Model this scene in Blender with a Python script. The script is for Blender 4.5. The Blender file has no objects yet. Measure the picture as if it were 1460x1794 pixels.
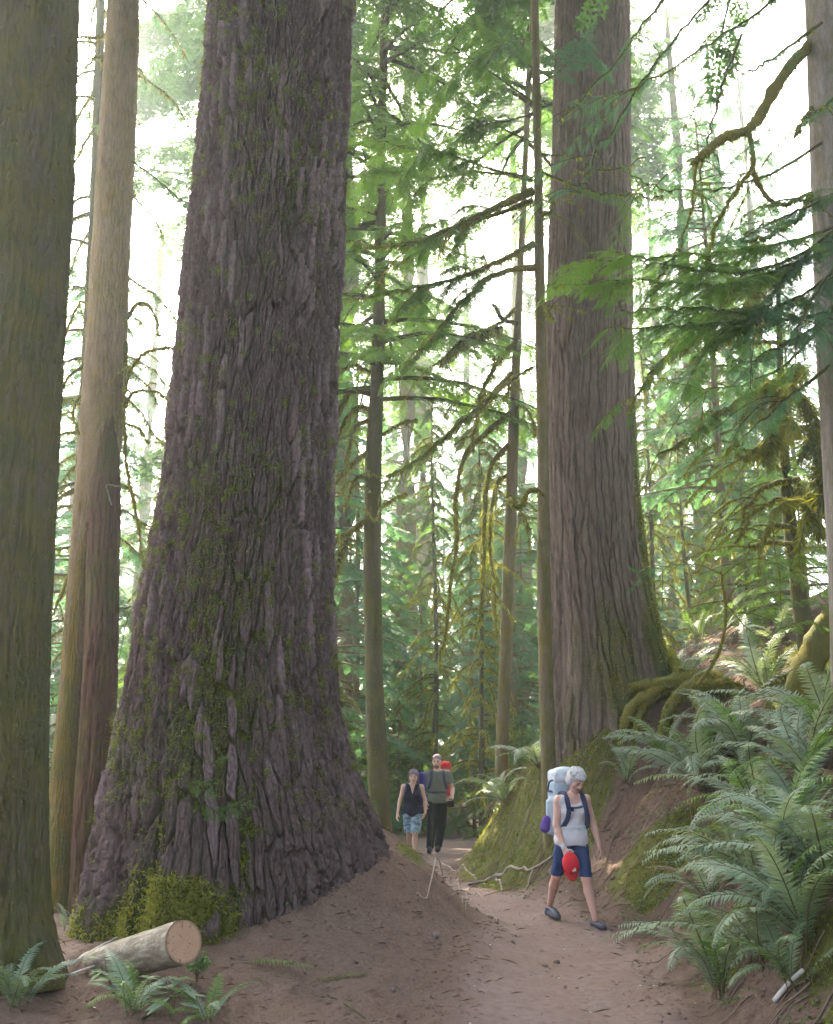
import bpy, math, random
import numpy as np
from mathutils import Vector, Matrix

rng = np.random.default_rng(7)
random.seed(7)
SC = bpy.context.scene
COL = SC.collection
PITCH = math.atan(438 / 1800)
SP, CP = math.sin(PITCH), math.cos(PITCH)
EYE = np.array([0.0, 0.0, 1.6])
R = math.radians


def ray(px, py):
    cx, cy = (px - 730) / 1800, (897 - py) / 1800
    return np.array([cx, CP - cy * SP, SP + cy * CP])


def at(px, py, Y):
    """world point seen at photo pixel (px,py), at forward distance Y metres"""
    d = ray(px, py)
    return EYE + d * (Y / d[1])


def msize(px_len, py, Y):
    """metres spanned by px_len pixels at row py and forward distance Y"""
    return px_len / 1800 * Y / (CP - (897 - py) / 1800 * SP)


# ------------------------------------------------------------------ noise
def _h(ix, iy, iz, s):
    n = (ix.astype(np.int64) * 374761393 + iy.astype(np.int64) * 668265263 + iz.astype(np.int64) * 2147483647 + s * 1274126177) & 0xFFFFFFFF
    n = ((n ^ (n >> 13)) * 1274126177) & 0xFFFFFFFF
    n = ((n ^ (n >> 16)) * 2246822519) & 0xFFFFFFFF
    n = n ^ (n >> 15)
    return (n & 0xFFFFFF) / float(0x1000000)


def vn(x, y, z=None, s=0):
    x = np.asarray(x, float); y = np.asarray(y, float)
    z = np.zeros_like(x) if z is None else np.asarray(z, float)
    x, y, z = np.broadcast_arrays(x, y, z)
    ix, iy, iz = np.floor(x), np.floor(y), np.floor(z)
    fx, fy, fz = x - ix, y - iy, z - iz
    fx, fy, fz = [f * f * (3 - 2 * f) for f in (fx, fy, fz)]
    r = 0
    for a in (0, 1):
        for b in (0, 1):
            for c in (0, 1):
                w = (fx if a else 1 - fx) * (fy if b else 1 - fy) * (fz if c else 1 - fz)
                r = r + w * _h(ix + a, iy + b, iz + c, s)
    return r


def fbm(x, y, z=None, s=0, o=4):
    r, a, f, t = 0, 1.0, 1.0, 0
    for k in range(o):
        r = r + a * vn(np.asarray(x) * f, np.asarray(y) * f, None if z is None else np.asarray(z) * f, s + k * 17)
        t += a; a *= .5; f *= 2.03
    return r / t * 2 - 1


def voro(u, v, nu, s=0):
    """jittered cells, periodic every nu cells in u: F1, F2, a random per cell"""
    iu, iv = np.floor(u), np.floor(v)
    f1 = np.full(u.shape, 9.0); f2 = f1.copy(); cid = np.zeros(u.shape)
    zz = np.zeros(u.shape)
    for a in (-1, 0, 1):
        for b in (-1, 0, 1):
            cu, cv = iu + a, iv + b
            m = np.mod(cu, nu)
            jx = cu + .5 + (_h(m, cv, zz, s) - .5) * .9
            jy = cv + .5 + (_h(m, cv, zz, s + 5) - .5) * .95
            d = np.hypot(u - jx, v - jy)
            nearer = d < f1
            f2 = np.where(nearer, f1, np.minimum(f2, d))
            cid = np.where(nearer, _h(m, cv, zz, s + 9), cid)
            f1 = np.where(nearer, d, f1)
    return f1, f2, cid


def sstep(a, b, x):
    t = np.clip((x - a) / (b - a), 0, 1)
    return t * t * (3 - 2 * t)


# ------------------------------------------------------------------ mesh building
class MB:
    """collects vertices, triangles and quads for ONE mesh"""

    def __init__(s):
        s.V, s.T, s.Q, s.TM, s.QM, s.n = [], [], [], [], [], 0

    def add(s, V, T=None, Q=None, m=0):
        V = np.asarray(V, np.float32).reshape(-1, 3)
        if T is not None and len(T):
            T = np.asarray(T, np.int32).reshape(-1, 3); s.T.append(T + s.n); s.TM.append(np.full(len(T), m, np.int32))
        if Q is not None and len(Q):
            Q = np.asarray(Q, np.int32).reshape(-1, 4); s.Q.append(Q + s.n); s.QM.append(np.full(len(Q), m, np.int32))
        s.V.append(V); s.n += len(V)

    def mesh(s, name, mats, smooth=False, attrs=None):
        V = np.concatenate(s.V) if s.V else np.zeros((0, 3), np.float32)
        T = np.concatenate(s.T) if s.T else np.zeros((0, 3), np.int32)
        Q = np.concatenate(s.Q) if s.Q else np.zeros((0, 4), np.int32)
        me = bpy.data.meshes.new(name)
        me.vertices.add(len(V)); me.vertices.foreach_set('co', V.astype(np.float32).ravel())
        nl = len(T) * 3 + len(Q) * 4
        me.loops.add(nl)
        me.loops.foreach_set('vertex_index', np.concatenate([T.ravel(), Q.ravel()]).astype(np.int32))
        me.polygons.add(len(T) + len(Q))
        ls = np.concatenate([np.arange(len(T)) * 3, len(T) * 3 + np.arange(len(Q)) * 4]).astype(np.int32)
        me.polygons.foreach_set('loop_start', ls)
        mats = mats if isinstance(mats, (list, tuple)) else [mats]
        for m in mats: me.materials.append(m)
        if len(mats) > 1:
            me.polygons.foreach_set('material_index', np.concatenate(s.TM + s.QM).astype(np.int32))
        me.polygons.foreach_set('use_smooth', np.full(len(T) + len(Q), smooth))
        for k, a in (attrs or {}).items():
            at_ = me.attributes.new(k, 'FLOAT', 'POINT'); at_.data.foreach_set('value', np.asarray(a, np.float32).ravel())
        me.update(calc_edges=True)
        return me

    def obj(s, name, mats, parent=None, smooth=False, attrs=None):
        o = bpy.data.objects.new(name, s.mesh(name, mats, smooth, attrs))
        COL.objects.link(o)
        if parent is not None: o.parent = parent
        return o


def put(name, me, parent=None, loc=(0, 0, 0), rot=(0, 0, 0), sc=1.0):
    o = bpy.data.objects.new(name, me); COL.objects.link(o)
    o.location = loc; o.rotation_euler = rot; o.scale = (sc, sc, sc) if np.isscalar(sc) else sc
    if parent is not None: o.parent = parent
    return o


def thing(name, label, cat, loc=(0, 0, 0), group=None, rot=(0, 0, 0), sc=1.0):
    o = bpy.data.objects.new(name, None); COL.objects.link(o); o.empty_display_size = .2
    o.location = loc; o.rotation_euler = rot; o.scale = (sc, sc, sc)
    return tag(o, label, cat, group)


def tag(o, label, cat, group=None, kind=None):
    if label: o['label'] = label
    if cat: o['category'] = cat
    if group: o['group'] = group
    if kind: o['kind'] = kind
    return o


def world_part(mb, name, mats, root, **k):
    """part built in world coordinates, parented to an Empty at a location"""
    o = mb.obj(name, mats, root, **k)
    L = Vector(root.location); o.location = -L
    return o


def smooth_path(P, n):
    """Catmull-Rom through points -> n points"""
    P = np.asarray(P, float)
    if len(P) < 3:
        t = np.linspace(0, 1, n)[:, None]; return P[0] * (1 - t) + P[-1] * t
    A = np.vstack([2 * P[0] - P[1], P, 2 * P[-1] - P[-2]])
    k = len(P) - 1
    t = np.linspace(0, k - 1e-6, n); i = t.astype(int); f = (t - i)[:, None]
    a, b, c, d = A[i], A[i + 1], A[i + 2], A[i + 3]
    return .5 * (2 * b + (c - a) * f + (2 * a - 5 * b + 4 * c - d) * f ** 2 + (3 * b - a - 3 * c + d) * f ** 3)


def frames(P, up=(0, 0, 1)):
    T = np.gradient(P, axis=0); T /= np.linalg.norm(T, axis=1)[:, None] + 1e-9
    up = np.asarray(up, float)
    S = np.cross(T, up); l = np.linalg.norm(S, axis=1)[:, None]
    S = np.where(l < 1e-3, np.array([1.0, 0, 0]), S / np.maximum(l, 1e-9))
    N = np.cross(S, T)
    return T, S, N


def tube(mb, P, r, n=6, m=0, cap=True, lump=0, seed=0, up=(0, 0, 1)):
    P = np.asarray(P, float); k = len(P)
    r = np.broadcast_to(np.asarray(r, float), (k,))
    T, S, N = frames(P, up)
    a = np.arange(n) / n * 2 * math.pi
    rr = r[:, None] * np.ones(n)
    if lump:
        rr = rr * (1 + lump * fbm(np.cos(a)[None, :] * 1.3 + np.arange(k)[:, None] * .7, np.sin(a)[None, :] * 1.3 + seed * 3.1, o=2))
    V = P[:, None, :] + (np.cos(a)[None, :, None] * S[:, None, :] + np.sin(a)[None, :, None] * N[:, None, :]) * rr[..., None]
    V = V.reshape(-1, 3)
    i = np.arange(k - 1)[:, None] * n; j = np.arange(n)[None, :]; j2 = (j + 1) % n
    Q = np.stack([i + j, i + j2, i + n + j2, i + n + j], -1).reshape(-1, 4)
    Tt = []
    if cap:
        V = np.vstack([V, P[0], P[-1]])
        for q in range(n):
            Tt.append((k * n, (q + 1) % n, q)); Tt.append((k * n + 1, (k - 1) * n + q, (k - 1) * n + (q + 1) % n))
    mb.add(V, Tt, Q, m)


# ------------------------------------------------------------------ materials
def newmat(name):
    m = bpy.data.materials.new(name); m.use_nodes = True
    nt = m.node_tree; nt.nodes.clear()
    return m, nt


class NG:
    """tiny node-graph helper"""

    def __init__(s, nt): s.nt = nt

    def n(s, t, **k):
        nd = s.nt.nodes.new(t)
        for a, v in k.items():
            if a.startswith('i_'):
                key = a[2:]
                sock = nd.inputs[int(key)] if key.isdigit() else nd.inputs[key.replace('_', ' ')]
                if isinstance(v, bpy.types.NodeSocket): s.nt.links.new(v, sock)
                else: sock.default_value = v
            else: setattr(nd, a, v)
        return nd

    def noise(s, vec, scale, detail=4, rough=.55, dist=0):
        return s.n('ShaderNodeTexNoise', i_Vector=vec, i_Scale=scale, i_Detail=detail, i_Roughness=rough, i_Distortion=dist).outputs['Fac']

    def ramp(s, fac, stops):
        nd = s.n('ShaderNodeValToRGB', i_Fac=fac)
        cr = nd.color_ramp
        while len(cr.elements) > len(stops): cr.elements.remove(cr.elements[-1])
        while len(cr.elements) < len(stops): cr.elements.new(1)
        for e, (p, c) in zip(cr.elements, stops):
            e.position = p; e.color = (*c, 1) if not np.isscalar(c) else (c, c, c, 1)
        return nd.outputs['Color']

    def mix(s, fac, a, b):
        nd = s.n('ShaderNodeMix', data_type='RGBA')
        for sock, v in ((nd.inputs[0], fac), (nd.inputs[6], a), (nd.inputs[7], b)):
            if isinstance(v, bpy.types.NodeSocket): s.nt.links.new(v, sock)
            else: sock.default_value = v if np.isscalar(v) else (*v, 1)
        return nd.outputs[2]

    def math(s, op, a, b=0.0):
        nd = s.n('ShaderNodeMath', operation=op)
        for sock, v in ((nd.inputs[0], a), (nd.inputs[1], b)):
            if isinstance(v, bpy.types.NodeSocket): s.nt.links.new(v, sock)
            else: sock.default_value = v
        return nd.outputs[0]

    def stretch(s, vec, sc):
        return s.n('ShaderNodeMapping', i_Vector=vec, i_Scale=sc).outputs[0]

    def bump(s, h, strength=.5, dist=.02):
        return s.n('ShaderNodeBump', i_Height=h, i_Strength=strength, i_Distance=dist).outputs[0]


def out(g, sh): g.n('ShaderNodeOutputMaterial', i_Surface=sh)


def pos(g): return g.n('ShaderNodeNewGeometry').outputs['Position']


def mat_bark(name, c1, c2, c3, moss=(.07, .085, .02), moss_amt=0.0, zs=.18, scale=22, bump=.6, dist=.02, use_attr=False):
    """furrowed or smooth bark; c1 c2 c3 colours; moss by noise, by attribute as well"""
    m, nt = newmat(name); g = NG(nt); p = pos(g)
    st = g.stretch(p, (1, 1, zs))
    a = g.noise(st, scale, 6, .6); b = g.noise(st, scale * .22, 3); c = g.noise(p, 55, 4, .6)
    col = g.ramp(a, [(.25, c1), (.5, c2), (.78, c3)])
    col = g.mix(g.ramp(b, [(.38, 0.0), (.66, 1.0)]), col, g.mix(.5, col, c3))
    col = g.mix(g.math('MULTIPLY', g.ramp(c, [(.45, 0.0), (.7, 1.0)]), .35), col, tuple(x * .55 for x in c2))
    mn = g.math('ADD', g.math('MULTIPLY', g.noise(g.stretch(p, (1, 1, .35)), 4.5, 6, .7), .6), g.math('MULTIPLY', g.noise(g.stretch(p, (1, 1, .3)), 34, 5, .7), .4))
    f = g.ramp(mn, [(max(.0, .50 - moss_amt * .9), 0.0), (min(1, .70 - moss_amt * .9), 1.0)]) if moss_amt > 0 else 0.0
    if use_attr:
        at_ = g.n('ShaderNodeAttribute', attribute_name='moss').outputs['Fac']
        k = g.math('ADD', at_, g.math('MULTIPLY', g.math('SUBTRACT', g.noise(p, 40, 5, .7), .5), .9))
        k = g.ramp(k, [(.42, 0.0), (.62, 1.0)])
        f = g.math('MAXIMUM', k, f) if moss_amt > 0 else k
    if use_attr == 'plates':
        pa = g.n('ShaderNodeAttribute', attribute_name='plate').outputs['Fac']
        col = g.mix(pa, col, g.ramp(g.noise(g.stretch(p, (1, 1, .6)), 30, 4, .6), [(.3, (.125, .082, .082)), (.55, (.20, .143, .15)), (.75, (.285, .215, .232))]))
    if moss_amt > 0 or use_attr:
        mc = g.mix(g.noise(p, 90, 3), tuple(x * .55 for x in moss), tuple(x * 1.35 for x in moss))
        mc = g.mix(g.ramp(g.noise(p, 3.1, 3), [(.4, 0.0), (.65, 1.0)]), mc, (moss[0] * 1.5, moss[1] * 1.15, moss[2] * .8))
        col = g.mix(f, col, mc)
    h = g.math('ADD', g.math('MULTIPLY', a, .7), g.math('MULTIPLY', g.noise(p, 120, 4, .7), .35))
    bs = g.n('ShaderNodeBsdfPrincipled', i_Base_Color=col, i_Roughness=.9, i_Normal=g.bump(h, bump, dist))
    bs.inputs['Specular IOR Level'].default_value = .25
    out(g, bs.outputs[0]); return m


def mat_leaf(name, c1, c2, trans=.45, rough=.55, c3=None):
    m, nt = newmat(name); g = NG(nt); p = pos(g)
    ge = g.n('ShaderNodeNewGeometry')
    oi = g.n('ShaderNodeObjectInfo').outputs['Random']
    k = g.math('ADD', g.math('MULTIPLY', ge.outputs['Random Per Island'], .5), g.math('MULTIPLY', g.noise(p, 1.3, 3), .5))
    col = g.mix(k, c1, c2)
    if c3: col = g.mix(g.ramp(g.noise(p, .55, 2), [(.45, 0.0), (.65, 1.0)]), col, c3)
    col = g.mix(g.math('MULTIPLY', oi, .35), col, tuple(x * .6 for x in c1))
    bs = g.n('ShaderNodeBsdfPrincipled', i_Base_Color=col, i_Roughness=rough)
    bs.inputs['Specular IOR Level'].default_value = .3
    tr = g.n('ShaderNodeBsdfTranslucent', i_Color=g.mix(.5, col, (c2[0] * 1.6, c2[1] * 1.5, c2[2] * .6)))
    mx = g.n('ShaderNodeMixShader', i_0=trans); nt.links.new(bs.outputs[0], mx.inputs[1]); nt.links.new(tr.outputs[0], mx.inputs[2])
    out(g, mx.outputs[0]); return m


def mat_plain(name, c, rough=.7, var=.12, scale=40, bump=.15, spec=.3, weave=0):
    m, nt = newmat(name); g = NG(nt)
    p = g.n('ShaderNodeTexCoord').outputs['Object']
    nz = g.noise(p, scale, 4)
    col = g.mix(nz, tuple(x * (1 - var) for x in c), tuple(min(1, x * (1 + var)) for x in c))
    bs = g.n('ShaderNodeBsdfPrincipled', i_Base_Color=col, i_Roughness=rough, i_Normal=g.bump(g.noise(p, scale * 4, 3), bump, .004))
    bs.inputs['Specular IOR Level'].default_value = spec
    out(g, bs.outputs[0]); return m


# ------------------------------------------------------------------ camera, sky, sun, render
cam = bpy.data.cameras.new('camera'); camo = bpy.data.objects.new('camera', cam); COL.objects.link(camo)
camo.location = EYE; camo.rotation_euler = (R(90) + PITCH, 0, 0)
cam.sensor_fit = 'VERTICAL'; cam.angle_y = 2 * math.atan(897 / 1800); cam.clip_start = .05; cam.clip_end = 1000
cam.dof.use_dof = False
SC.camera = camo
SUN_EL, SUN_AZ = 47, -14      # azimuth measured from straight ahead (+Y), positive to the right
W = bpy.data.worlds.new('World'); SC.world = W; W.use_nodes = True
wn = W.node_tree.nodes; wn.clear()
sky = wn.new('ShaderNodeTexSky'); sky.sky_type = 'NISHITA'; sky.sun_disc = False
sky.sun_elevation = R(SUN_EL); sky.sun_rotation = R(SUN_AZ)
sky.air_density = 1.0; sky.dust_density = 6.0; sky.ozone_density = 1.0; sky.altitude = 100
bg = wn.new('ShaderNodeBackground'); bg.inputs['Strength'].default_value = .15
wo = wn.new('ShaderNodeOutputWorld')
hs = wn.new('ShaderNodeHueSaturation'); hs.inputs['Saturation'].default_value = .6
W.node_tree.links.new(sky.outputs[0], hs.inputs['Color']); W.node_tree.links.new(hs.outputs[0], bg.inputs[0]); W.node_tree.links.new(bg.outputs[0], wo.inputs[0])
sl = bpy.data.lights.new('sun', 'SUN'); so = bpy.data.objects.new('sun', sl); COL.objects.link(so)
sl.energy = 5.0; sl.angle = R(.5); sl.color = (1, .87, .64)
sd = Vector((math.sin(R(SUN_AZ)) * math.cos(R(SUN_EL)), math.cos(R(SUN_AZ)) * math.cos(R(SUN_EL)), math.sin(R(SUN_EL))))
so.rotation_euler = (-sd).to_track_quat('-Z', 'Y').to_euler(); so.location = sd * 60
vs = SC.view_settings; vs.view_transform = 'Standard'; vs.look = 'None'; vs.exposure = 3.0; vs.gamma = 1
cy = SC.cycles
cy.use_denoising = True
try: cy.denoiser = 'OPENIMAGEDENOISE'
except Exception: pass
cy.max_bounces = 7; cy.diffuse_bounces = 3; cy.transmission_bounces = 4; cy.volume_bounces = 1; cy.transparent_max_bounces = 8
cy.use_adaptive_sampling = True; cy.adaptive_threshold = .02
cy.sample_clamp_indirect = 4

# materials of the place
M = {}
M['fir_bark'] = mat_bark('fir_bark', (.04, .025, .022), (.088, .058, .055), (.175, .125, .125), moss=(.05, .068, .02), use_attr='plates', scale=30, zs=.3, bump=1.0, dist=.03)
M['fir_bark_tan'] = mat_bark('fir_bark_tan', (.05, .033, .025), (.125, .088, .07), (.23, .175, .145), moss=(.065, .08, .018), use_attr=True, scale=28, zs=.2, bump=.9, dist=.03)
M['mossy_bark'] = mat_bark('mossy_bark', (.035, .028, .022), (.08, .062, .045), (.13, .105, .078), moss=(.07, .078, .02), moss_amt=.15, scale=26, zs=.14, bump=1.0, dist=.03)
M['tan_bark'] = mat_bark('tan_bark', (.10, .07, .04), (.19, .14, .085), (.26, .205, .13), moss=(.13, .12, .028), moss_amt=.03, use_attr=True, scale=14, zs=.35, bump=.55)
M['grey_bark'] = mat_bark('grey_bark', (.12, .10, .09), (.22, .19, .17), (.30, .27, .26), moss=(.09, .095, .035), moss_amt=.05, scale=18, zs=.15)
M['brown_bark'] = mat_bark('brown_bark', (.09, .065, .045), (.16, .12, .085), (.22, .17, .12), moss=(.09, .095, .025), moss_amt=.12, scale=18, zs=.2)
M['dead_wood'] = mat_bark('dead_wood', (.028, .013, .011), (.075, .032, .024), (.16, .085, .062), moss=(.07, .08, .02), moss_amt=.06, scale=16, zs=.07, bump=.9, dist=.03)
M['moss'] = mat_leaf('moss', (.10, .115, .018), (.27, .285, .045), trans=.35, rough=.9)
M['moss_dark'] = mat_leaf('moss_dark', (.05, .055, .02), (.12, .125, .035), trans=.25, rough=.9)
M['moss_tuft'] = mat_leaf('moss_tuft', (.085, .11, .02), (.23, .27, .045), trans=.3, rough=.9)
M['moss_wood'] = mat_bark('moss_wood', (.05, .04, .025), (.085, .08, .03), (.12, .12, .04), moss=(.10, .105, .025), moss_amt=.3, scale=20, zs=.6, bump=.8, dist=.02)
M['dark_limb'] = mat_bark('dark_limb', (.035, .028, .022), (.06, .05, .035), (.085, .08, .045), moss=(.07, .08, .02), moss_amt=.1, scale=20, zs=.6)
M['hemlock'] = mat_leaf('hemlock', (.035, .095, .026), (.10, .205, .055), trans=.6)
M['hemlock_teal'] = mat_leaf('hemlock_teal', (.04, .125, .075), (.095, .22, .125), trans=.6)
M['hemlock_bright'] = mat_leaf('hemlock_bright', (.055, .14, .028), (.15, .27, .055), trans=.6)
M['fern'] = mat_leaf('fern', (.15, .215, .15), (.28, .36, .28), trans=.3, rough=.42, c3=(.10, .17, .075))
M['fern_bright'] = mat_leaf('fern_bright', (.07, .16, .03), (.16, .29, .06), trans=.45, rough=.45)
M['herb'] = mat_leaf('herb', (.06, .14, .035), (.14, .25, .07), trans=.4, rough=.5)
# ================================================================== terrain
_ty = np.array([-10, 3, 5, 7, 9, 10.8, 12.2, 13.2, 14.5, 16, 17.5, 19, 22, 27, 34, 60])
_tx = np.array([1.6, 1.6, 1.7, 1.8, 2.0, 2.05, 1.7, 1.15, .75, .5, .55, 1.0, 2.4, 5, 9, 20])
_cy = np.array([-10, 3, 5, 7, 9, 10.6, 12, 13.5, 15, 17, 19.5, 22, 25, 30, 60])
_cx = np.array([.5, .6, .75, .95, 1.2, 1.35, .95, .35, -.15, -.2, .25, .8, 1.2, 1.9, 8])
_cw = np.array([.8, .75, .72, .72, .68, .62, .6, .55, .55, .6, .75, .8, .8, .7, .6])


def toe(y): return np.interp(y, _ty, _tx)
def pathx(y): return np.interp(y, _cy, _cx)
def pathw(y): return np.interp(y, _cy, _cw)


def H(x, y, detail=True):
    x = np.asarray(x, float); y = np.asarray(y, float)
    d = np.maximum(0, x - toe(y) + .25 * fbm(x * .9, y * .9, s=3, o=2))
    s = d * d / (d + .3)
    fade = 1 - .75 * sstep(17, 26, y)
    h = fade * (3.7 * (1 - np.exp(-.44 * s)) + .12 * s)
    le = pathx(y) - pathw(y)
    dl = np.maximum(0, le - x)
    h = h + .10 * (1 - np.exp(-dl * .7)) * sstep(3, 6, y)
    h = h + .84 * np.exp(-((x + .35) / np.where(x > -.35, .82, 1.05)) ** 2 - ((y - 9.7) / np.where(y > 9.7, 1.5, 1.15)) ** 2)
    h = h + .85 * np.exp(-((x - 2.15) / .72) ** 2 - ((y - 13.7) / np.where(y > 13.7, 2.2, 1.5)) ** 2)
    h = h + .28 * np.exp(-((x + 1.5) / 1.3) ** 2 - ((y - 9.0) / 1.4) ** 2)
    h = h + .018 * np.maximum(0, y - 26) + .05 * np.maximum(0, -x - 6) * sstep(10, 20, y)
    if detail:
        on = np.exp(-np.maximum(0, np.abs(x - pathx(y)) / pathw(y) - .6) ** 2 * 2)     # 1 on the trodden path
        bank = np.clip(s * 1.2, 0, 1) * fade
        h = h + (1 - on) * (.075 * fbm(x * 1.7, y * 1.7, s=11, o=3) + .05 * fbm(x * 6, y * 6, s=12, o=4)) + .016 * fbm(x * 3, y * 3, s=13, o=3) * on
        h = h + bank * (.16 * fbm(x * 1.1, y * 1.1, s=21, o=3) + .05 * fbm(x * 4.5, y * 2.4, s=22, o=3))
        h = h + .014 * fbm(x * 17, y * 17, s=14, o=3) * (1 - .75 * on)
        h = h + (1 - on) * .035 * np.maximum(0, fbm(x * 3.3, y * 3.3, s=15, o=3)) ** 1.0
        h = h + .02 * on * np.cos((x - pathx(y)) / pathw(y) * 2) * -1
    return h


def Hs(x, y): return float(H(np.array([x]), np.array([y]))[0])


def _axis(lo, a, b, hi, fine, g=1.13):
    mid = list(np.arange(a, b, fine)); up, st = [b], fine
    while up[-1] < hi: st = min(st * g, 6); up.append(up[-1] + st)
    dn, st = [a - fine], fine
    while dn[-1] > lo: st = min(st * g, 6); dn.append(dn[-1] - st)
    return np.array(dn[::-1] + mid + up)


gx = _axis(-90, -4.5, 5.5, 95, .045); gy = _axis(-12, 5.2, 18.5, 150, .045)
GX, GY = np.meshgrid(gx, gy)
GZ = H(GX, GY)
nx, ny = len(gx), len(gy)
P = np.stack([GX, GY, GZ], -1).reshape(-1, 3)
ii = (np.arange(ny - 1)[:, None] * nx + np.arange(nx - 1)[None, :]).ravel()
Q = np.stack([ii, ii + 1, ii + nx + 1, ii + nx], -1)
qx = (GX[:-1, :-1] + GX[1:, 1:]).ravel() / 2; qy = (GY[:-1, :-1] + GY[1:, 1:]).ravel() / 2
onp = np.abs(qx - pathx(qy)) < pathw(qy) * 1.0
onbank = (qx > toe(qy) + .15) & (qy < 34) & ~onp
# moss mask: a green carpet on parts of the bank, thin patches elsewhere
mossv = sstep(.0, .35, GX - toe(GY)) * sstep(.42, .62, vn(GX * .9, GY * .9, s=31) + .25 * vn(GX * 4, GY * 4, s=32) - .17) * .9
mossv = np.maximum(mossv, np.exp(-((GX - 1.25) / .75) ** 2 - ((GY - 14.6) / 1.9) ** 2) * 1.1 * sstep(.02, .3, GX - toe(GY) + .25))
mossv = np.maximum(mossv, np.exp(-((GX - 2.0) / .55) ** 2 - ((GY - 11.9) / .8) ** 2) * .3)
mossv = np.maximum(mossv, .8 * sstep(1.0, 2.5, pathx(GY) - pathw(GY) - GX) * sstep(.45, .6, vn(GX * 1.2, GY * 1.2, s=33)) * sstep(11, 14, GY))
mossv = np.maximum(mossv, .75 * np.exp(-((GX + .05) / .16) ** 2 - ((GY - 9.55) / .35) ** 2))
mossv = np.maximum(mossv, .8 * np.exp(-((GX - 2.35) / .3) ** 2 - ((GY - 6.2) / .4) ** 2))
duff = sstep(0, .5, np.abs(GX - pathx(GY)) / pathw(GY) - .8)

m, nt = newmat('earth'); g = NG(nt); p = pos(g)
a = g.noise(p, 2.2, 6, .6); b = g.noise(p, 14, 6, .65); c = g.noise(p, 70, 5, .7)
dirt = g.ramp(b, [(.25, (.135, .092, .084)), (.5, (.20, .148, .137)), (.8, (.255, .195, .185))])
dirt = g.mix(g.ramp(a, [(.35, 0.0), (.7, .75)]), dirt, (.17, .105, .085))
dirt = g.mix(g.ramp(c, [(.58, 0.0), (.75, .4)]), dirt, (.08, .05, .04))
dirt = g.mix(g.ramp(g.noise(p, 120, 3, .6), [(.68, 0.0), (.76, .3)]), dirt, (.30, .25, .21))
du = g.n('ShaderNodeAttribute', attribute_name='duff').outputs['Fac']
litter = g.ramp(g.noise(g.stretch(p, (1, 1, 1)), 45, 5, .75, .6), [(.3, (.05, .03, .022)), (.5, (.12, .075, .052)), (.72, (.20, .13, .09))])
col = g.mix(g.math('MULTIPLY', du, .7), dirt, litter)
mo = g.n('ShaderNodeAttribute', attribute_name='moss').outputs['Fac']
k = g.ramp(g.math('ADD', mo, g.math('MULTIPLY', g.math('SUBTRACT', g.noise(p, 22, 6, .7), .5), 1.1)), [(.36, 0.0), (.6, 1.0)])
mc = g.mix(g.noise(p, 60, 4), (.045, .05, .014), (.13, .13, .03))
col = g.mix(k, col, mc)
h = g.math('ADD', g.math('MULTIPLY', b, .8), g.math('MULTIPLY', c, .5))
bs = g.n('ShaderNodeBsdfPrincipled', i_Base_Color=col, i_Roughness=.95, i_Normal=g.bump(h, .8, .03))
bs.inputs['Specular IOR Level'].default_value = .2
out(g, bs.outputs[0]); M['earth'] = m


def ground_piece(name, mask):
    q = Q[mask]; used = np.unique(q); inv = np.full(len(P), -1); inv[used] = np.arange(len(used))
    mb = MB(); mb.add(P[used], None, inv[q])
    o = mb.obj(name, M['earth'], smooth=True, attrs={'moss': mossv.ravel()[used], 'duff': duff.ravel()[used]})
    o['kind'] = 'structure'; return o


ground_piece('path', onp); ground_piece('hillside', onbank); ground_piece('ground', ~onp & ~onbank)


# ================================================================== big trunks
def edges(rows, Y, ext=None, zlo=None):
    """photo silhouette (row, left, right) of an upright trunk at distance Y -> z, x centre, radius"""
    out_ = []
    for py, l, r in rows:
        a, b = at(l, py, Y), at(r, py, Y)
        out_.append(((a[2] + b[2]) / 2, (a[0] + b[0]) / 2, (b[0] - a[0]) / 2))
    out_ = np.array(sorted(out_))
    if ext:
        for z, dx, r in ext:
            out_ = np.vstack([out_, [z, out_[-1, 1] + dx, r]])
    return out_[np.argsort(out_[:, 0])]


def pchip(x, xs, ys):
    """smoothed piecewise interpolation"""
    n = 400; g = np.linspace(xs[0], xs[-1], n); v = np.interp(g, xs, ys)
    w = np.hanning(19); w /= w.sum(); v = np.convolve(np.pad(v, 9, mode='reflect', reflect_type='odd'), w, 'valid')
    return np.interp(x, g, v)


def trunk(prof, Y, zrows, nth, disp, ysq=1.0, front=True, ybase=None):
    """surface of revolution about a bent axis, pushed out by disp(theta, z, r) -> V, Q, dicts"""
    z = np.asarray(zrows)
    cx = pchip(z, prof[:, 0], prof[:, 1]); r = np.maximum(.02, pchip(z, prof[:, 0], prof[:, 2]))
    u = np.linspace(0, 1, nth, endpoint=False)
    th = 2 * math.pi * (u - .5) + (.75 * np.sin(2 * math.pi * (u - .5)) * (-1) if front else 0)   # denser where it faces the path (-Y)
    TH, ZZ = np.meshgrid(th, z); RR = r[:, None] * np.ones_like(TH)
    D, at_ = disp(TH, ZZ, RR)
    rr = RR + D
    X = cx[:, None] + rr * np.sin(TH); YY = Y - rr * np.cos(TH) * ysq
    V = np.stack([X, YY, ZZ], -1).reshape(-1, 3)
    n = nth; i = np.arange(len(z) - 1)[:, None] * n; j = np.arange(n)[None, :]; j2 = (j + 1) % n
    Qd = np.stack([i + j, i + j2, i + n + j2, i + n + j], -1).reshape(-1, 4)
    return V, Qd, at_


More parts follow.
